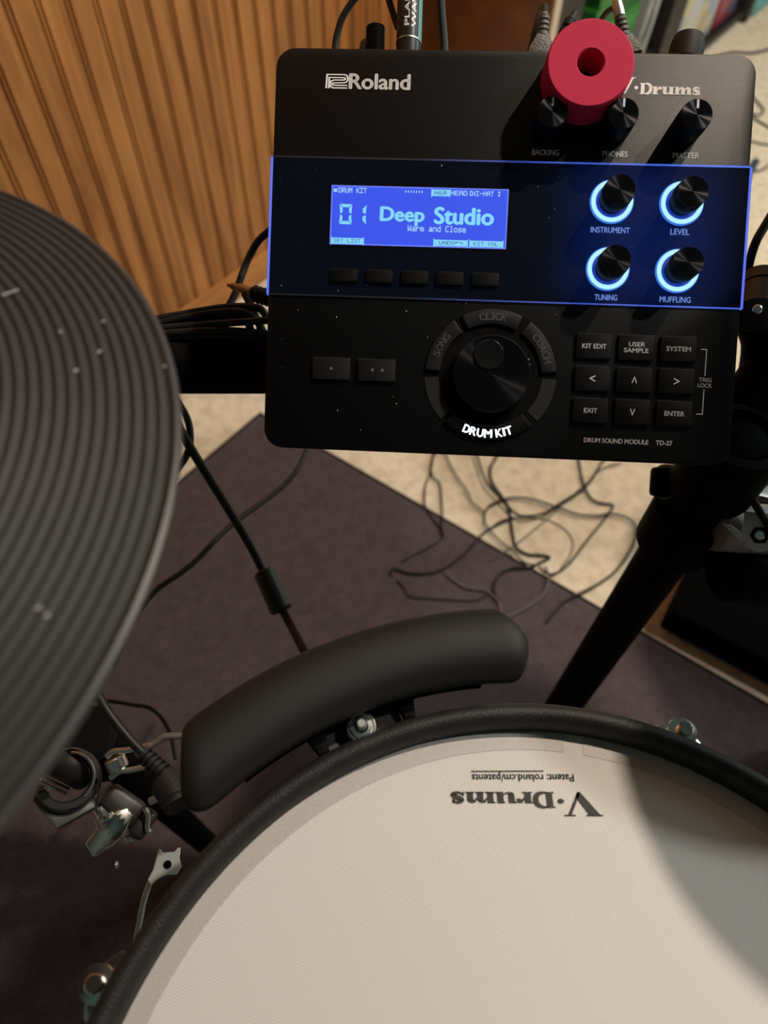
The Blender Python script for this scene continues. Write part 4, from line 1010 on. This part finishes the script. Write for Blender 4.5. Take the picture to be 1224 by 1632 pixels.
def relief_plug(label, px0, py0, px1, py1, n, rad, base=True, tip=False, dark=False):
    p, q = along(px0, py0, px1, py1, n); dd = q - p; L = dd.length
    t = thing('strain_relief_plug', label, 'plug', p)
    mt = M['rubber_smooth'] if dark else pbr('grey_plug_plastic', (0.085, 0.078, 0.074), 0.4, bump=0.5, bscale=1500)
    T = TR(p, dd, xdir)
    if base:
        b = newbm(); w = rad * 2.0
        prism(b, [(-w, 0), (w, 0), (w * 0.95, L * .18), (w * 0.62, L * .36), (w * 0.5, L * .46), (-w * 0.5, L * .46), (-w * 0.62, L * .36), (-w * 0.95, L * .18)], -rad, rad, 0.0008, 2, T @ Matrix(((1, 0, 0, 0), (0, 0, -1, 0), (0, 1, 0, 0), (0, 0, 0, 1))))
        obj('plug_body', b, mt, t)
    b = newbm(); z0 = L * .42 if base else 0.0
    pr = [(0, z0), (rad * .7, z0)]
    nr = 4
    for k in range(nr):
        a = z0 + (L * .9 - z0) * (k + 0.35) / nr; c = z0 + (L * .9 - z0) * (k + 0.95) / nr; rr = rad * (1.0 - 0.05 * k)
        pr += [(rad * .62, a - 0.0002), (rr, a), (rr, c), (rad * .62, c + 0.0002)]
    pr += [(rad * .7, L * .92), (rad * .5, L), (0, L)]
    lathe(b, pr, T, 24); obj('ribbed_boot', b, mt, t)
    b = newbm(); tube(b, [p + dd * 0.97, p + dd * 1.3 + ndir * -0.006, p + dd * 1.6 + ndir * -0.03, p + dd * 1.4 + ndir * -0.08], 0.0019 if not tip else 0.0016, seg=10); obj('cord', b, M['cable'], t)
    if tip:
        b = newbm(); lathe(b, [(rad * .75, L * .93), (rad * .8, L * 1.02), (rad * .7, L * 1.3), (rad * .45, L * 1.42), (0, L * 1.43)], T, 24); obj('metal_tip', b, M['steel'], t)
    return t
relief_plug('grey plug with ribbed boot left of the pink ring on the module top edge', 861, 92, 868, 20, -10, 0.0033)
relief_plug('dark ribbed plug half hidden behind the pink ring', 884, 92, 912, 28, -14, 0.0040, base=False, dark=True)
relief_plug('ribbed plug with shiny metal tip behind the right of the pink ring', 1000, 92, 987, 22, -10, 0.0034, tip=True)
p, q = along(1090, 100, 1099, 56, -16)
b = newbm(); L = (q - p).length; lathe(b, [(0, 0), (0.0085, 0), (0.0085, L * .6), (0.0075, L * .9), (0.005, L), (0, L)], TR(p, q - p), 28); single('black_plug', b, M['rubber_smooth'], 'smooth black round plug at the right end of the module top edge', 'plug')

# ------------------------------------------------------------------ clamp hardware below the hi-hat
hw = thing('hi_hat_arm_clamp', 'steel clamp with wing bolt holding the hi-hat arm at lower left', 'clamp', D(120, 1260, 0.40))
cdp = 0.42
c1 = D(112, 1245, cdp); nd = (D(70, 1205, cdp - 0.02) - c1).normalized()        # rod comes towards upper left
b = newbm(); p = D(128, 1240, cdp + 0.006); q = D(20, 1170, cdp - 0.07); cyl(b, p, q, 0.0068, seg=24); obj('arm_rod', b, M['black_plastic'], hw)
b = newbm(); p = D(113, 1250, cdp + 0.004); q = D(60, 1222, cdp - 0.03)
for k in range(3): cyl(b, p + Vector((0.0, -0.003 * k, 0.002 * k)), q + Vector((-0.004, -0.003 * k, 0.002 * k)), 0.0011, seg=8)
obj('rod_wires', b, M['steel'], hw)
fd = (Vector((0, 0, 1)) - c1).normalized()
T = TR(c1, (fd * 0.72 + nd * 0.3).normalized(), Vector((1, 0, 0)))
b = newbm()
lathe(b, [(0.0125, 0.0), (0.0165, 0.0005), (0.0180, 0.003), (0.0180, 0.008), (0.0168, 0.0105), (0.0135, 0.0105), (0.0122, 0.009)], T, 40, math.radians(-150), math.radians(120)); obj('collar', b, pbr('dark_bright_steel', (0.13, 0.13, 0.135), 0.25, 0.9), hw)
b = newbm()
lathe(b, [(0.0135, 0.0110), (0.0145, 0.0116), (0.0152, 0.0110)], T, 40, math.radians(-40), math.radians(95)); obj('collar_lip', b, M['steel'], hw)
b = newbm()
poly = [(-0.0165, 0.004)] + [(0.0150 * math.cos(math.radians(a)), 0.0150 * math.sin(math.radians(a))) for a in range(190, 351, 16)] + [(0.0175, 0.002), (0.0172, -0.0140), (-0.0010, -0.0262), (-0.0175, -0.0120)]
prism(b, poly, -0.003, 0.004, 0.0008, 2, T); obj('jaw_plate', b, pbr('brushed_steel_dark', (0.22, 0.22, 0.215), 0.35, 0.85, vary=0.1), hw)
# wing bolt
w0 = D(166, 1303, cdp - 0.004); w1 = D(185, 1340, cdp - 0.004); ax = (w1 - w0).normalized()
b = newbm(); cyl(b, D(158, 1290, cdp), D(170, 1312, cdp - 0.004), 0.0032, seg=20); cyl(b, D(168, 1300, cdp - .004), D(172, 1308, cdp - .005), 0.0050, seg=24, bev=0.0008); obj('bolt_shaft', b, M['chrome'], hw)
lft, rgt = D(148, 1352, cdp - 0.006), D(204, 1300, cdp - 0.006)
wx = (rgt - lft).normalized(); T = TR((lft + rgt) / 2, (Vector((0, 0, 1)) - lft).normalized(), wx); L = (rgt - lft).length / 2
b = newbm()
prism(b, [(-L * 1.05, -0.0035), (-L * 0.95, 0.0048), (-L * 0.50, 0.0062), (-L * 0.25, 0.0068), (-L * 0.2, 0.0105), (L * 0.2, 0.0105), (L * 0.25, 0.0068), (L * 0.7, 0.0066), (L * 1.05, 0.0038), (L * 1.0, -0.0020), (L * 0.55, -0.0050), (L * 0.25, -0.0068), (-L * 0.25, -0.0068), (-L * 0.55, -0.0055), (-L * .9, -0.0050)], -0.0035, 0.0035, 0.0012, 3, T)
obj('wing_bolt', b, M['chrome'], hw)
# second joint: black block, clevis with bright pin, bent rod
b = newbm(); p = D(195, 1285, cdp + 0.015); fdp = (Vector((0, 0, 1)) - p).normalized(); Mb = TR(Vector(), fdp, D(235, 1300, cdp) - D(180, 1262, cdp)).to_3x3()
box(b, p, (0.026, 0.017, 0.03), Mb, 0.004, 3); box(b, D(228, 1312, cdp + 0.012), (0.010, 0.018, 0.022), Mb, 0.003, 3); obj('joint_block', b, M['black_plastic'], hw)
b = newbm(); tube(b, [D(231, 1288, cdp), D(236, 1300, cdp), D(235, 1318, cdp), D(238, 1326, cdp)], 0.0016, seg=10); obj('block_edge', b, M['steel'], hw)
b = newbm(); cyl(b, D(182, 1207, cdp), D(190, 1226, cdp), 0.0062, seg=28, bev=0.0008); obj('pin', b, M['chrome'], hw)
for pts in ([(170, 1206), (180, 1198), (200, 1196), (216, 1193), (238, 1188)], [(176, 1240), (190, 1230), (210, 1227), (232, 1222)]):
    b = newbm(); tube(b, [D(x, y, cdp - 0.003) for x, y in pts], 0.0017, seg=10); obj('clevis_strap', b, M['steel'], hw)
b = newbm(); tube(b, [D(232, 1192, cdp), D(250, 1182, cdp), D(264, 1174, cdp), D(290, 1173, cdp), D(310, 1174, cdp)], 0.0020, seg=10); obj('bent_rod', b, M['cable_grey'], hw)
b = newbm(); cyl(b, D(238, 1278, cdp), D(262, 1267, cdp), 0.0024, seg=14, bev=0.0006); obj('pin', b, M['steel'], hw)
b = newbm(); cyl(b, D(200, 1338, cdp + 0.02), D(214, 1335, cdp + 0.02), 0.0024, seg=14, bev=0.0006); cyl(b, D(184, 1379, cdp + 0.02), D(189, 1378, cdp + 0.02), 0.0024, seg=14, bev=0.001); obj('screw_head', b, M['steel'], hw)
b = newbm(); p = D(135, 1170, cdp + 0.05); cyl(b, p + Vector((0, 0, -0.05)), p, 0.020, seg=32, bev=0.004); lathe(b, [(0.019, 0), (0.0205, 0.001), (0.019, 0.002)], Matrix.Translation(p + Vector((0, 0, -0.004))), 32); obj('stand_tube_end', b, M['rack'], hw)
b = newbm(); cyl(b, Vector((p.x, p.y, 0.0)), p + Vector((0, 0, -0.04)), 0.0125, seg=28); obj('stand_tube', b, M['rack'], hw)
# trigger lead with ribbed plug into the bar trigger
tl = thing('trigger_lead', 'black lead with ribbed right-angle plug entering the left end of the trigger bar', 'cable', D(225, 1200, 0.385))
b = newbm(); tube(b, [D(128, 1060, 0.40), D(150, 1096, 0.395), D(172, 1134, 0.39), D(200, 1170, 0.388), D(226, 1198, 0.386), D(245, 1218, 0.385)], 0.0026, seg=14); obj('cord', b, M['cable'], tl)
p = D(228, 1200, 0.385); q = D(268, 1240, 0.380); dd = q - p; L = dd.length
pr = [(0, 0), (0.0028, 0)]
for k in range(6): pr += [(0.0032 + k * .0002, L * (k + .2) / 6.2), (0.0046 + k * .0002, L * (k + .25) / 6.2), (0.0046 + k * .0002, L * (k + .75) / 6.2), (0.0032 + k * .0002, L * (k + .8) / 6.2)]
b = newbm(); lathe(b, pr + [(0.004, L), (0, L)], TR(p, dd), 20); obj('ribbed_boot', b, M['rubber_smooth'], tl)
b = newbm(); tube(b, [D(258, 1236, 0.383), D(275, 1258, 0.378), D(286, 1284, 0.372)], 0.009, seg=16, rads=[0.006, 0.0092, 0.0092, 0.008]); obj('plug_body', b, M['rubber'], tl)
cable('thin_cable', 'thin dark cable arching over the rug between the hi-hat and the trigger bar', [D(140, 1115, 0.62), D(180, 1118, 0.62), D(215, 1124, 0.62), D(238, 1128, 0.615), D(258, 1145, 0.61), D(272, 1172, 0.60), D(280, 1210, 0.59)], 0.0018)

# grey bracket of the stand beside the rim
sb = thing('drum_stand', 'drum stand with its grey holed metal arm showing beside the lower left rim', 'drum stand', D(262, 1385, 0.37))
c = D(265, 1378, 0.372); fd = (Vector((0, 0, 1)) - c).normalized(); T = TR(c, fd, Vector((1, 0, 0)))
k = 0.372 / FPX
def loc2(pts): return [((x - 265) * k, -(y - 1378) * k) for x, y in pts]
b = newbm(); prism(b, loc2([(249, 1356), (253, 1356), (257, 1361), (275, 1359), (279, 1353), (284, 1353), (284, 1368), (289, 1380), (283, 1392), (268, 1393), (256, 1398), (246, 1408), (240, 1400), (246, 1385), (248, 1370)]), -0.0015, 0.0, 0.0004, 1, T); obj('plate', b, M['grey_metal'], sb)
b = newbm(); prism(b, [(0.0021 * math.cos(2 * PI * i / 20) + 0.0006, 0.0021 * math.sin(2 * PI * i / 20)) for i in range(20)], 0.0, 0.0003, 0, 1, T); obj('hole', b, M['gap'], sb)
b = newbm(); tube(b, [D(246, 1398, 0.3725), D(237, 1412, 0.373), D(228, 1440, 0.374), D(222, 1472, 0.376), D(216, 1500, 0.378)], 0.0016, seg=10); obj('arm', b, M['grey_metal'], sb)
b = newbm(); tube(b, [D(216, 1498, 0.378), D(235, 1545, 0.40), D(300, 1600, 0.46)], 0.002, seg=10); obj('arm_end', b, M['rack'], sb)

b = newbm(); cyl(b, (DC.x, DC.y, 0.16), (DC.x, DC.y, 0.615), 0.011, seg=20); obj('centre_tube', b, M['rack'], sb)
for k_ in range(3):
    a = math.radians(-90 + 120 * k_); b = newbm()
    tube(b, [Vector((DC.x, DC.y, 0.26)), Vector((DC.x + 0.17 * math.cos(a), DC.y + 0.17 * math.sin(a), RZ + 0.008))], 0.007, smooth=False); obj('leg', b, M['rack'], sb)

# ------------------------------------------------------------------ wires at the right
cable('slack_cable', 'black cable coming down the right edge to the round clamp', [D(1260, 290, .42), D(1224, 352, .42), D(1205, 385, .42), D(1193, 425, .425), D(1188, 470, .43)], 0.0026)
cable('slack_cable', 'black cable crossing the rack tube beside the bolt plate', [D(1172, 700, .44), D(1184, 750, .44), D(1198, 792, .44), D(1224, 836, .44), D(1270, 900, .44)], 0.0024)
cable('slack_cable', 'grey-brown cable curving in front of the low black box', [D(1128, 840, .56), D(1133, 880, .57), D(1142, 912, .58), D(1162, 940, .58), D(1190, 952, .58), D(1240, 958, .58)], 0.0024, M['cable_grey'])
cable('thin_cable', 'thin black cable along the carpet at the top right corner of the module', [Z(1120, 96, .003), Z(1165, 84, .003), Z(1196, 85, .003), Z(1230, 77, .003), Z(1270, 60, .003)], 0.004)
cable('thin_cable', 'thin black cable making a small hairpin right of the module', [Z(1190, 140, .003), Z(1202, 157, .003), Z(1215, 172, .003), Z(1216, 178, .003), Z(1208, 184, .003), Z(1190, 178, .003)], 0.0028)
cable('thin_cable', 'thin black cable slanting down to the right below the hairpin', [Z(1186, 180, .003), Z(1200, 188, .003), Z(1224, 202, .003), Z(1260, 222, .003)], 0.0028)
cable('thin_cable', 'thin cable running right from the module above the grey plug', [Z(1180, 222, .003), Z(1196, 225, .003), Z(1224, 231, .003), Z(1262, 236, .003)], 0.0022)
cable('thin_cable', 'thin cable leaving the grey floor plug to the right', [Z(1196, 272, .003), Z(1212, 272, .003), Z(1228, 262, .003), Z(1265, 245, .003)], 0.0024)
cable('thin_cable', 'thin cable on the carpet between the module and the round clamp', [Z(1150, 545, .003), Z(1180, 530, .003), Z(1210, 522, .003)], 0.002)
b = newbm(); tube(b, [Z(1190, 285, .012), Z(1196, 272, .012), Z(1204, 258, .012)], 0.010, seg=14); single('floor_plug', b, pbr('slate_plug', (0.035, 0.05, 0.055), 0.5), 'slate grey cable connector on the carpet beside the module right edge', 'plug')

# ------------------------------------------------------------------ bookcase at the far right end of the wall
def pw(px, py, Dd):                     # point on a vertical plane parallel to the wall
    d = cdir(px, py); t = Dd / (-d.dot(NW)); return Vector((0, 0, CAMZ)) + d * t
DF = 0.665
MW = Matrix((U, -NW, Vector((0, 0, 1)))).transposed()
def wbox(bm, s0, s1, d0, d1, z0, z1, bev=0.0, rot=None):
    c = U * ((s0 + s1) / 2) - NW * ((d0 + d1) / 2) + Vector((0, 0, (z0 + z1) / 2))
    box(bm, c, (s1 - s0, d1 - d0, z1 - z0), MW if rot is None else MW @ rot, bev)
def S_(px, py, Dd): return pw(px, py, Dd).dot(U)
sA = 1.385; sB = 2.126; sC = 2.785
bk = thing('bookcase', 'dark wooden open bookcase against the wall at the top right', 'bookcase', U * sA - NW * 0.8)
b = newbm(); wbox(b, sA - 0.012, sA + 0.012, DF + 0.006, 0.985, 0.0, 0.95, 0.002); obj('side_panel', b, M['dark_wood'], bk)
b = newbm(); wbox(b, sA - 0.012, sA + 0.014, DF, DF + 0.006, 0.0, 0.95); obj('front_edge', b, M['trim_white'], bk, label='pale front edge of the bookcase side')
b = newbm(); wbox(b, sA + 0.014, 1.505, DF + 0.003, DF + 0.010, 0.0, 0.95); obj('face_frame', b, M['shelf_black'], bk)
b = newbm(); wbox(b, sC - 0.02, sC + 0.02, DF, 0.985, 0.0, 0.95, 0.002); obj('side_panel', b, M['shelf_black'], bk)
b = newbm(); wbox(b, sB - 0.10, sB, DF, 0.97, 0.04, 0.95); obj('divider', b, M['shelf_black'], bk)
b = newbm(); wbox(b, sA, sC, 0.97, 0.985, 0.0, 0.95); obj('back_panel', b, M['shelf_black'], bk)
for z0 in (0.02, 0.14, 0.93):
    s0_, s1_ = (sA + 0.012, sB - 0.10) if z0 == 0.14 else (sA + 0.012, sC - 0.02)
    b = newbm(); wbox(b, s0_, s1_, DF + 0.012, 0.97, z0, z0 + 0.018); obj('shelf_board', b, M['shelf_black'], bk)
green = [pbr('green_case_%s' % n_, c_, 0.35, vary=0.15, vscale=30) for n_, c_ in (('bright', (0.035, 0.26, 0.045)), ('mid', (0.022, 0.17, 0.03)), ('deep', (0.012, 0.10, 0.02)))]
rg = random.Random(3)
for k in range(22):
    z0 = 0.1585 + k * 0.0158; o_ = rg.uniform(-0.004, 0.004)
    b = newbm(); wbox(b, 1.66 + o_, 1.895 + o_, 0.70 + rg.uniform(0, 0.006), 0.84, z0, z0 + 0.0150, 0.0012)
    single('game_case', b, green[rg.choice((0, 1, 1, 2))], 'flat green plastic case in the tall stack inside the bookcase behind the pink ring', 'game case', 'green cases stacked in the bookcase')
def art(name, cols, sc, bias):
    N = NT(name); tc = N.n('ShaderNodeTexCoord'); mp = N.n('ShaderNodeMapping'); N.l(tc.outputs['Object'], mp.inputs['Vector']); mp.inputs['Scale'].default_value = bias
    v = N.n('ShaderNodeTexVoronoi'); v.inputs['Scale'].default_value = sc; N.l(mp.outputs['Vector'], v.inputs['Vector'])
    sx = N.n('ShaderNodeSeparateXYZ'); N.l(v.outputs['Color'], sx.inputs[0])
    r = N.n('ShaderNodeValToRGB'); r.color_ramp.interpolation = 'CONSTANT'; N.l(sx.outputs['X'], r.inputs['Fac'])
    e = r.color_ramp.elements
    e[0].position = 0; e[0].color = cols[0]; e[1].position = 1.0 / len(cols); e[1].color = cols[1]
    for q, c in enumerate(cols[2:]): k = e.new((q + 2) / len(cols)); k.color = c
    N.l(r.outputs['Color'], N.b.inputs['Base Color']); N.b.inputs['Roughness'].default_value = 0.35
    return N.m
Rm = Matrix.Rotation(math.radians(7), 3, 'Y')
b = newbm(); wbox(b, 1.931, 1.943, 0.690, 0.83, 0.160, 0.46, 0.0, Rm)
single('magazine', b, art('magazine_cover', [(0.42, 0.42, 0.40, 1), (0.25, 0.26, 0.25, 1), (0.5, 0.30, 0.25, 1), (0.55, 0.45, 0.05, 1), (0.35, 0.38, 0.36, 1)], 16, (1, 1, 0.5)), 'glossy grey and yellow magazine leaning beside the green cases', 'magazine')
b = newbm(); wbox(b, 1.962, 1.982, 0.685, 0.83, 0.161, 0.42, 0.0, Rm)
single('magazine', b, art('magazine_pages', [(0.40, 0.40, 0.40, 1), (0.16, 0.17, 0.18, 1), (0.30, 0.33, 0.30, 1)], 22, (1, 1, 0.3)), 'grey mottled magazine leaning next to the bookcase divider', 'magazine')
wc = thing('boxed_game', 'white framed box with a colourful cover standing in the right bay of the bookcase', 'box', U * 2.33 - NW * 0.74 + Vector((0, 0, 0.038)))
b = newbm(); wbox(b, 2.165, 2.53, 0.70, 0.76, 0.038, 0.40, 0.004); obj('case', b, pbr('white_box_card', (0.60, 0.58, 0.55), 0.4), wc)
b = newbm(); wbox(b, 2.215, 2.49, 0.698, 0.700, 0.06, 0.37); obj('cover_print', b, art('cover_print', [(0.30, 0.38, 0.50, 1), (0.50, 0.52, 0.55, 1), (0.40, 0.30, 0.22, 1), (0.55, 0.48, 0.30, 1), (0.25, 0.30, 0.42, 1)], 17, (1, 1, 1)), wc)
b = newbm(); wbox(b, 2.56, 2.72, 0.70, 0.75, 0.038, 0.30, 0.003)
single('book', b, art('red_violet_cover', [(0.20, 0.10, 0.25, 1), (0.35, 0.04, 0.08, 1), (0.14, 0.12, 0.24, 1), (0.30, 0.25, 0.32, 1)], 13, (1, 1, 1)), 'red and violet book standing at the right end of the bookcase', 'book')
b = newbm(); wbox(b, 2.83, 3.30, 0.66, 0.90, 0.0, 0.035, 0.003)
single('flat_box', b, pbr('teal_card', (0.13, 0.36, 0.33), 0.4), 'pale teal flat box on the carpet right of the bookcase', 'box')

# ------------------------------------------------------------------ unseen tom, crash and ride pads, placed to shade the drum, module and floor
TC = Vector((0.348, 0.2335, 0.97))
tm = thing('tom_pad', 'small tom pad mounted at the right of the sound module', 'drum', TC)
b = newbm(); lathe(b, [(0, 0), (0.092, 0)], Matrix.Translation(TC), 96); obj('mesh_head', b, M['head'], tm)
b = newbm(); lathe(b, [(0.091, -0.01), (0.0915, 0.008), (0.096, 0.011), (0.100, 0.008), (0.1005, -0.01), (0.091, -0.01)], Matrix.Translation(TC), 96); obj('rubber_hoop', b, M['rubber'], tm)
b = newbm(); lathe(b, [(0.096, -0.010), (0.096, -0.06), (0.0, -0.062)], Matrix.Translation(TC), 96); obj('shell', b, M['black_plastic'], tm)
b = newbm(); tube(b, [TC + Vector((0.09, 0.0, -0.035)), TC + Vector((0.16, 0.01, -0.04)), TC + Vector((0.20, 0.06, -0.15)), Vector((0.62, 0.30, 0.60))], 0.011, seg=16); obj('mount_arm', b, M['rack'], tm)
b = newbm(); cyl(b, (0.62, 0.30, RZ), (0.62, 0.30, 0.64), 0.019, seg=30); obj('support_post', b, M['rack'], tm)
CC = Vector((0.56, 0.547, 1.317))
cr = cymbal_pad('added_crash_pad', 'unseen grooved charcoal crash cymbal pad added high at the right to shade the module', CC, 0.150)  # crash added out of view to darken the module's right side
b = newbm(); tube(b, [Vector((0, 0, -0.03)), Vector((0.05, 0.01, -0.10)), Vector((0.45, 0.10, -0.25)), Vector((0.62, 0.14, -0.32))], 0.010, seg=14); obj('boom_arm', b, M['rack'], cr)
b = newbm(); cyl(b, Vector((0.60, 0.136, -1.317)), Vector((0.60, 0.136, -0.30)), 0.012); obj('stand_tube', b, M['rack'], cr)

RC_ = Vector((0.835, 0.725, 1.300))
rd = cymbal_pad('added_ride_pad', 'unseen grooved charcoal ride cymbal pad added at the far right to shade the floor', RC_, 0.150)  # ride added out of view to dim the carpet strip and rug
b = newbm(); tube(b, [Vector((0, 0, -0.03)), Vector((0.05, 0.02, -0.10)), Vector((0.30, 0.10, -0.25)), Vector((0.42, 0.14, -0.32))], 0.010, seg=14); obj('boom_arm', b, M['rack'], rd)
b = newbm(); cyl(b, Vector((0.40, 0.136, -1.300)), Vector((0.40, 0.136, -0.30)), 0.012); obj('stand_tube', b, M['rack'], rd)
